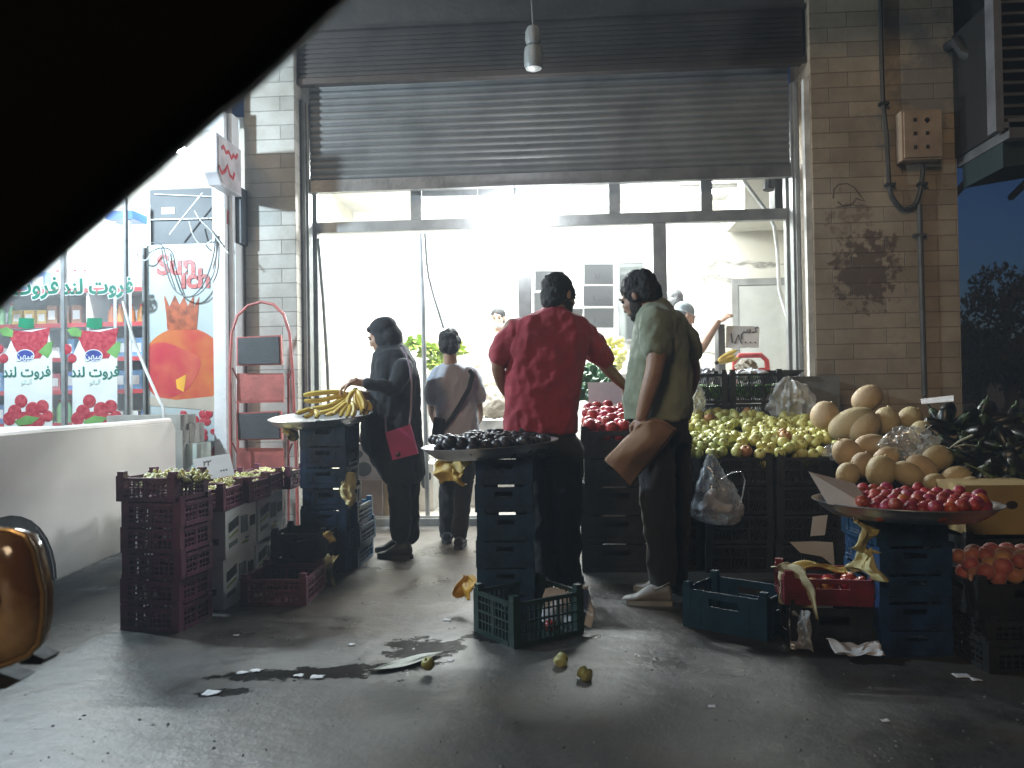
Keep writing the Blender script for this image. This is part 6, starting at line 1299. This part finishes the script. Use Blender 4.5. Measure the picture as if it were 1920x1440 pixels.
q = MB(); q.tube([at(x, y, Y) - c for x, y, Y in ((768, 797, 5.33), (771, 760, 5.36), (772, 720, 5.38), (769, 690, 5.40), (762, 664, 5.44), (752, 651, 5.52))], .0075, 7, flat=.5); q.tube([at(x, y, Y) - c for x, y, Y in ((724, 812, 5.33), (722, 780, 5.37))], .0075, 7, flat=.5); q.build('strap', strap, t)

# ---------- boy, back view
F = Fig(5.95, (862, 1022), 'boy in pale grey T-shirt with dark cross-body strap, seen from behind')
TR = [(681, 832, 858, 0, .05), (688, 822, 870, 0, .07), (700, 814, 881, 0, .09), (720, 812, 888, 0, .10), (750, 816, 892, 0, .105), (780, 820, 895, 0, .11), (810, 823, 897, 0, .115), (835, 825, 897, 0, .115)]
F.torso(F.body, TR, .68); F.head(F.p(843, 648), 8, -14, 0, .94, F.p(846, 690)); F.brows()
for (a, b, c_, dy) in ((848, 842, 838, .22), (874, 868, 862, -.02)): F.limb(F.body, [(a, 840, 0, .075), (b, 920, dy * .5, .052), (c_, 1000, dy, .034)])
A1 = [(821, 700, 0, .055), (812, 735, .0, .044), (809, 768, .05, .036), (818, 795, .14, .030)]; A2 = [(882, 700, 0, .055), (893, 738, .03, .044), (899, 765, .1, .034), (900, 785, .2, .028)]
F.limb(F.body, [(x, y, d, r * .82) for x, y, d, r in A1]); F.limb(F.body, [(x, y, d, r * .82) for x, y, d, r in A2])
F.hand(F.p(818, 795, .14), V((.3, .6, -.6)), V((.6, 0, .3)), .4, 1, .85); F.hand(F.p(900, 785, .2), V((-.2, .7, -.4)), V((-.7, 0, .2)), .4, -1, .85)
q = MB(); F.torso(q, TR); F.limb(q, [(821, 702, 0, .064), (814, 728, 0, .064), (812, 746, .0, .060)]); F.limb(q, [(882, 702, 0, .064), (892, 726, .02, .064), (897, 742, .04, .060)])
F.wear('shirt', q, cloth('pale_grey_cotton', (0.52, 0.55, 0.62)), .009, 4, .009, 6)
q = MB(); F.torso(q, [(825, 828, 893, 0, .105), (850, 830, 892, 0, .11), (870, 832, 890, 0, .1)])
for (a, b, c_, dy) in ((846, 840, 838, .22), (874, 868, 862, -.02)): F.limb(q, [(a, 855, 0, .082), (b, 925, dy * .5, .066), (c_, 1000, dy, .056)])
F.wear('trousers', q, trousers_m, .009, 3, .007, 8)
F.hair([(0, -.024, .046, .086, .104, .090), (0, -.05, -.012, .082, .075, .085), (.06, -.0, .02, .03, .06, .06), (-.06, -.0, .02, .03, .06, .06)], hairb, .012, 22)
F.shoe(862, 1018, -.03, 0, .26); F.shoe(838, 1012, .20, 8, .26); F.finish()
q = MB(); pts_ = [at(x, y, Y) for x, y, Y in ((880, 694, 5.88), (886, 702, 5.85), (880, 728, 5.828), (862, 760, 5.822), (846, 785, 5.82), (832, 802, 5.83), (823, 812, 5.86))]; c = pts_[4]
q.tube([p - c for p in pts_], [.016, .02, .02, .02, .018, .016, .014], 8, flat=.25, up=V((0, 1, 0))); t = thing('crossbody_bag', 'small black bag on a wide dark strap across the back of the boy', 'bag', c); q.build('strap', black_cloth, t)
q = MB(); a = at(822, 800, 5.86) - c; q.box(a + V((0, 0, -.02)), (.08, .07, .17), (0, .15, 0)); q.build('bag_body', black_cloth, t, bevel=.02)

# ---------- man in the red shirt, back view, reaching right
F = Fig(4.66, (1045, 1102), 'man in maroon red T-shirt seen from behind, right arm stretched over the nectarines')
TR = [(578, 1018, 1052, .0, .06), (586, 1002, 1072, 0, .075), (597, 978, 1092, .0, .095), (612, 960, 1104, 0, .115), (640, 951, 1104, 0, .13), (680, 950, 1096, 0, .135), (720, 950, 1088, 0, .14), (760, 948, 1083, 0, .14), (800, 946, 1082, 0, .145), (812, 946, 1081, 0, .145)]
F.torso(F.body, TR, .79); F.head(F.p(1049, 556, .03), -42, -14, -5, 1.06, F.p(1036, 597)); F.brows()
LG = ((1004, 1012, 1020, .0), (1058, 1064, 1066, .04))
for (a, b, c_, dy) in LG: F.limb(F.body, [(a, 835, 0, .07), (b, 950, .0, .058), (c_, 1080, dy, .04)])
AL = [(962, 614, 0, .070), (942, 650, -.02, .060), (934, 688, -.04, .050), (944, 725, .05, .042), (962, 750, .18, .034)]; AR = [(1094, 614, 0, .072), (1114, 645, .08, .060), (1132, 680, .18, .047), (1152, 704, .28, .040), (1172, 724, .38, .032)]
F.limb(F.body, [(x, y, d, r * .82) for x, y, d, r in AL]); F.limb(F.body, [(x, y + (8 if i == 0 else 0), d, r * (.72 if i < 2 else .92)) for i, (x, y, d, r) in enumerate(AR)])
F.hand(F.p(962, 750, .18), V((.5, .8, -.3)), V((.5, .1, .4)), .5, 1, 1.0); F.hand(F.p(1172, 724, .38), V((.6, .5, -.5)), V((0, .2, -1)), .35, 1, 1.0)
q = MB(); F.torso(q, TR); F.limb(q, [(972, 620, 0, .072), (951, 640, -.02, .072), (939, 666, -.03, .070)]); F.limb(q, [(1084, 620, 0, .074), (1106, 642, .07, .073), (1128, 669, .16, .070)])
redcloth = cloth('maroon_cotton', (0.36, 0.03, 0.05), .2)
F.wear('shirt', q, redcloth, .009, 4, .012, 5, (1, 1, .6), 2.0)
q = MB(); F.torso(q, [(800, 952, 1078, 0, .13), (830, 956, 1080, 0, .135), (850, 962, 1080, 0, .12)])
for (a, b, c_, dy) in ((1000, 1012, 1020, .0), (1060, 1064, 1066, .04)): F.limb(q, [(a, 845, 0, .105), (b, 950, .0, .085), (c_, 1086, dy, .072)])
F.wear('trousers', q, trousers_m, .01, 3, .008, 7)
F.hair([(0, -.024, .044, .080, .099, .086), (0, -.05, -.004, .079, .066, .075), (0, -.062, -.045, .066, .046, .05), (.062, .005, .02, .022, .045, .05), (-.062, .005, .02, .022, .045, .05)], hairb, .005, 26)
F.hair([(0, .05, -.082, .05, .05, .036), (.045, .03, -.055, .02, .035, .04), (-.045, .03, -.055, .02, .035, .04)], mat('short_beard', (0.03, 0.024, 0.02), .7, bump=.5, bscale=150), .004, 30, 'beard')
g_ = MB(); 
for sx in (-1, 1): g_.tube([F.hp(sx * .078, -.01, .012), F.hp(sx * .072, .06, .014), F.hp(sx * .058, .104, .012)], .0025, 6); g_.tube([F.hp(sx * .033 + .022 * math.cos(a), .108 - .006 * abs(math.cos(a)), .006 + .018 * math.sin(a)) for a in [k * .449 for k in range(15)]], .0022, 6)
F.extra.append(('glasses', g_.mesh('glasses', mat('dark_frame', (0.02, 0.02, 0.02), .3))))
F.shoe(1022, 1100, .0, 4, .29); F.shoe(1068, 1098, .05, -20, .29); F.finish(skin2)

# ---------- man in the grey green shirt, profile to the left
F = Fig(4.42, (1240, 1118), 'man in grey green T-shirt looking down to the left, brown paper sheet in his hand')
TR = [(563, 1208, 1244, .02, .07), (574, 1200, 1256, .0, .12), (590, 1194, 1270, 0, .17), (612, 1192, 1280, 0, .195), (645, 1186, 1288, 0, .19), (685, 1180, 1293, 0, .175), (720, 1175, 1296, 0, .17), (755, 1170, 1296, 0, .17), (780, 1171, 1294, 0, .165), (787, 1172, 1292, 0, .165)]
F.torso(F.body, TR, .79); F.head(F.p(1199, 556, .02), 58, -26, 0, 1.04, F.p(1226, 590, .0)); F.brows()
for (a, b, c_, dy) in ((1226, 1232, 1240, -.09), (1258, 1264, 1262, .1)): F.limb(F.body, [(a, 800, dy, .085), (b, 950, dy, .058), (c_, 1085, dy, .04)])
AL = [(1232, 606, -.17, .074), (1232, 640, -.22, .063), (1228, 690, -.25, .053), (1214, 740, -.25, .047), (1203, 782, -.24, .035)]; AR = [(1264, 612, .16, .074), (1288, 660, .17, .058), (1298, 700, .14, .05), (1290, 735, .06, .042), (1276, 752, .0, .034)]
F.limb(F.body, [(x, y, d, r * .9) for x, y, d, r in AL]); F.limb(F.body, [(x, y, d, r * .9) for x, y, d, r in AR])
F.hand(F.p(1203, 780, -.24), V((-.12, -.05, -1)), V((.5, .6, -.1)), .5, -1, 1.05); F.hand(F.p(1278, 752, .0), V((-.6, -.3, -.4)), V((-.3, .5, .2)), .4, 1, 1.0)
q = MB(); F.torso(q, TR); F.limb(q, [(1230, 604, -.15, .088), (1230, 626, -.20, .084), (1231, 652, -.23, .076)]); F.limb(q, [(1264, 610, .15, .088), (1284, 640, .17, .08), (1290, 658, .17, .074)])
F.wear('shirt', q, cloth('grey_green_cotton', (0.27, 0.31, 0.225), .2), .009, 4, .011, 5, (1, 1, .6), 5.0)
q = MB(); F.torso(q, [(778, 1180, 1288, 0, .15), (805, 1182, 1288, 0, .155), (830, 1190, 1286, 0, .15)])
for (a, b, c_, dy) in ((1226, 1234, 1244, -.09), (1258, 1266, 1264, .1)): F.limb(q, [(a, 825, dy, .11), (b, 950, dy, .088), (c_, 1088, dy, .07)])
F.wear('trousers', q, trousers_m, .01, 3, .008, 7)
F.hair([(0, -.022, .050, .086, .104, .090), (0, -.052, .0, .083, .072, .085), (.062, .0, .02, .025, .05, .05), (-.062, .0, .02, .025, .05, .05)], hairb, .009, 22)
F.hair([(0, .046, -.084, .052, .052, .036), (.047, .026, -.05, .02, .038, .045), (-.047, .026, -.05, .02, .038, .045)], mat('short_beard', (0, 0, 0)), .004, 30, 'beard')
gsh = mat('grey_sneaker', (0.26, 0.255, 0.25), .6, var=.1); F.shoe(1226, 1122, -.11, 82, .27, gsh, 'sneaker', .125, mat('pale_sole', (.3, .3, .28), .6)); F.shoe(1243, 1098, .14, 70, .27, gsh, 'sneaker', .125, mat('pale_sole', (0, 0, 0)))
sw = MB(); sw.tube([F.p(x, y, -.165) for x, y in ((1222, 1100), (1226, 1105), (1236, 1102), (1256, 1092))], [.004, .009, .006, .002], 6, flat=.5); F.extra.append(('side_stripe', sw.mesh('side_stripe', mat('stripe_white', (.6, .6, .58), .5))))
F.finish(skin2)
# sheet of brown paper folded in his hand
kraft = mat('kraft_paper', (0.40, 0.25, 0.165), .75, var=.06, bump=.25, bscale=10)
P0, P1, P2, P3 = at(1196, 796, 4.16), at(1134, 862, 4.12), at(1183, 912, 4.14), at(1266, 806, 4.2)
def kf(u, v): 
    p = (P0 * (1 - u) + P1 * u) * (1 - v) + (P3 * (1 - u) + P2 * u) * v; return p + V((0, -.05 * math.sin(math.pi * v) + .02 * math.sin(u * 6 + v * 3), .03 * math.sin(math.pi * v) * (1 - u)))
crumple('paper_sheet', 'large sheet of brown wrapping paper held by the man in green', 'paper', kf, kraft, 10, 10, .012, 3.1)
def kf2(u, v): return kf(u, v) + V((.02 * (1 - u), .02 + .03 * math.sin(math.pi * v), .01))
crumple('paper_sheet', 'second fold of brown paper behind the first in the same hand', 'paper', kf2, kraft, 10, 10, .016, 7.1)

# ---------- seller with the pale cap inside, arm raised
F = Fig(7.75, (1278, 900), 'seller in pale cap behind the right window, bending forward with one arm raised')
TR = [(628, 1262, 1288, 0, .06), (640, 1256, 1298, 0, .12), (665, 1250, 1306, 0, .17), (700, 1248, 1308, 0, .17), (750, 1250, 1308, 0, .16), (800, 1252, 1306, 0, .16)]
F.torso(F.body, TR, .79); F.head(F.p(1284, 592), -72, -22, 0, 1.0, F.p(1272, 634)); F.brows()
for dy in (-.09, .09): F.limb(F.body, [(1280, 800, dy, .08), (1280, 860, dy, .055), (1280, 900, dy, .04)])
AR = [(1290, 660, -.14, .062), (1310, 658, -.2, .052), (1328, 632, -.22, .045), (1346, 604, -.2, .033)]; F.limb(F.body, [(x, y, d, r * .92) for x, y, d, r in AR]); F.limb(F.body, [(1290, 665, .14, .055), (1310, 705, .1, .045), (1330, 712, 0, .032)])
F.hand(F.p(1346, 604, -.2), V((.7, 0, .5)), V((.3, .5, -.6)), .3, 1, 1.0); F.hand(F.p(1330, 712, 0), V((1, 0, -.2)), V((0, 0, -1)), .4, -1, 1.0)
q = MB(); F.torso(q, TR); F.limb(q, [(1288, 660, -.13, .075), (1300, 664, -.17, .068)]); F.limb(q, [(1290, 665, .14, .07), (1303, 690, .12, .06)]); F.wear('shirt', q, cloth('white_shirt', (0.55, 0.55, 0.56)), .011, 3, .008, 6)
q = MB(); F.torso(q, [(790, 1254, 1304, 0, .15), (830, 1258, 1304, 0, .14), (900, 1262, 1302, 0, .1)]); F.wear('trousers', q, trousers_m, .012, 3, .006, 6)
F.hair([(0, -.022, .048, .083, .103, .082), (0, -.05, .02, .08, .07, .07)], mat('pale_knit', (0.36, 0.42, 0.44), .8, bump=.4, bscale=120), .002, 30, 'cap')
q = MB(); q.tube([F.hp(.087 * math.cos(a), -.02 + .107 * math.sin(a), .018) for a in [k * .1795 for k in range(36)]], .004, 6); F.extra.append(('cap_band', q.mesh('cap_band', mat('band_white', (.8, .8, .8), .5))))
F.hair([(0, -.05, -.02, .072, .06, .055)], mat('brown_hair', (0.06, 0.04, 0.03), .6, bump=.4), .005, 24); F.finish()
# ---------- second person inside, only the grey hair shows
F = Fig(8.4, (1266, 880), 'person behind the seller, only the grey haired head top in view')
TR = [(604, 1250, 1276, 0, .06), (620, 1238, 1290, 0, .1), (660, 1234, 1294, 0, .12), (740, 1238, 1292, 0, .12), (800, 1238, 1292, 0, .12)]
F.torso(F.body, TR, .79); F.head(F.p(1265, 566), 10, -10, 0, 1.0, F.p(1264, 608))
for dx in (-12, 12): F.limb(F.body, [(1265 + dx, 790, 0, .08), (1265 + dx, 880, 0, .045)])
q = MB(); F.torso(q, TR); F.wear('shirt', q, cloth('white_shirt', (0, 0, 0)), .012, 3, .006, 6)
F.hair([(0, -.022, .046, .083, .1, .086), (0, -.05, -.01, .08, .07, .08)], mat('grey_hair', (0.16, 0.16, 0.165), .6, bump=.4, bscale=100), .004, 22); F.finish()
# ---------- small figure deep in the shop
F = Fig(8.9, (936, 872), 'dark haired person in white deep in the shop, left of the red-shirted man')
TR = [(624, 926, 948, 0, .06), (634, 914, 962, 0, .1), (660, 908, 968, 0, .12), (720, 912, 964, 0, .12), (770, 912, 964, 0, .12)]
F.torso(F.body, TR, .79); F.head(F.p(934, 598), 175, -8, 0, .98, F.p(937, 630)); F.brows()
for dx in (-12, 12): F.limb(F.body, [(937 + dx, 760, 0, .08), (937 + dx, 870, 0, .045)])
for sx, x in ((-1, 914), (1, 962)): F.limb(F.body, [(x, 645, 0, .05), (x + sx * 6, 690, -.05, .042), (x, 725, -.16, .03)])
q = MB(); F.torso(q, TR); F.limb(q, [(916, 645, 0, .06), (909, 675, -.03, .056)]); F.limb(q, [(960, 645, 0, .06), (966, 675, -.03, .056)]); F.wear('shirt', q, cloth('white_shirt', (0, 0, 0)), .012, 3, .006, 6)
q = MB()
for dx in (-12, 12): F.limb(q, [(937 + dx, 765, 0, .095), (937 + dx, 868, 0, .065)])
F.wear('trousers', q, trousers_m, .012, 3, .005, 6)
F.hair([(0, -.02, .05, .084, .1, .082), (0, -.05, .0, .08, .07, .08)], hairb, .008, 22)
F.hair([(0, .058, -.062, .055, .052, .045)], mat('mask_white', (0.7, 0.7, 0.7), .7), .001, 10, 'face_mask'); F.finish()
# ================================================================== haze volume added for the glow round the lamps and the lifted blacks
q = MB(); q.bb(-61, 62, -26, 76, -1.0, 7.0)
hm = bpy.data.materials.new('glow_haze'); hm.use_nodes = True; N = hm.node_tree.nodes; N.remove(N['Principled BSDF'])
pv = N.new('ShaderNodeVolumePrincipled'); pv.inputs['Color'].default_value = (0.78, 0.88, 1.0, 1); pv.inputs['Density'].default_value = 0.0078; pv.inputs['Anisotropy'].default_value = 0.3
hm.node_tree.links.new(pv.outputs[0], N['Material Output'].inputs['Volume'])
hz = q.build('haze', hm, smooth=0); hz['kind'] = 'stuff'
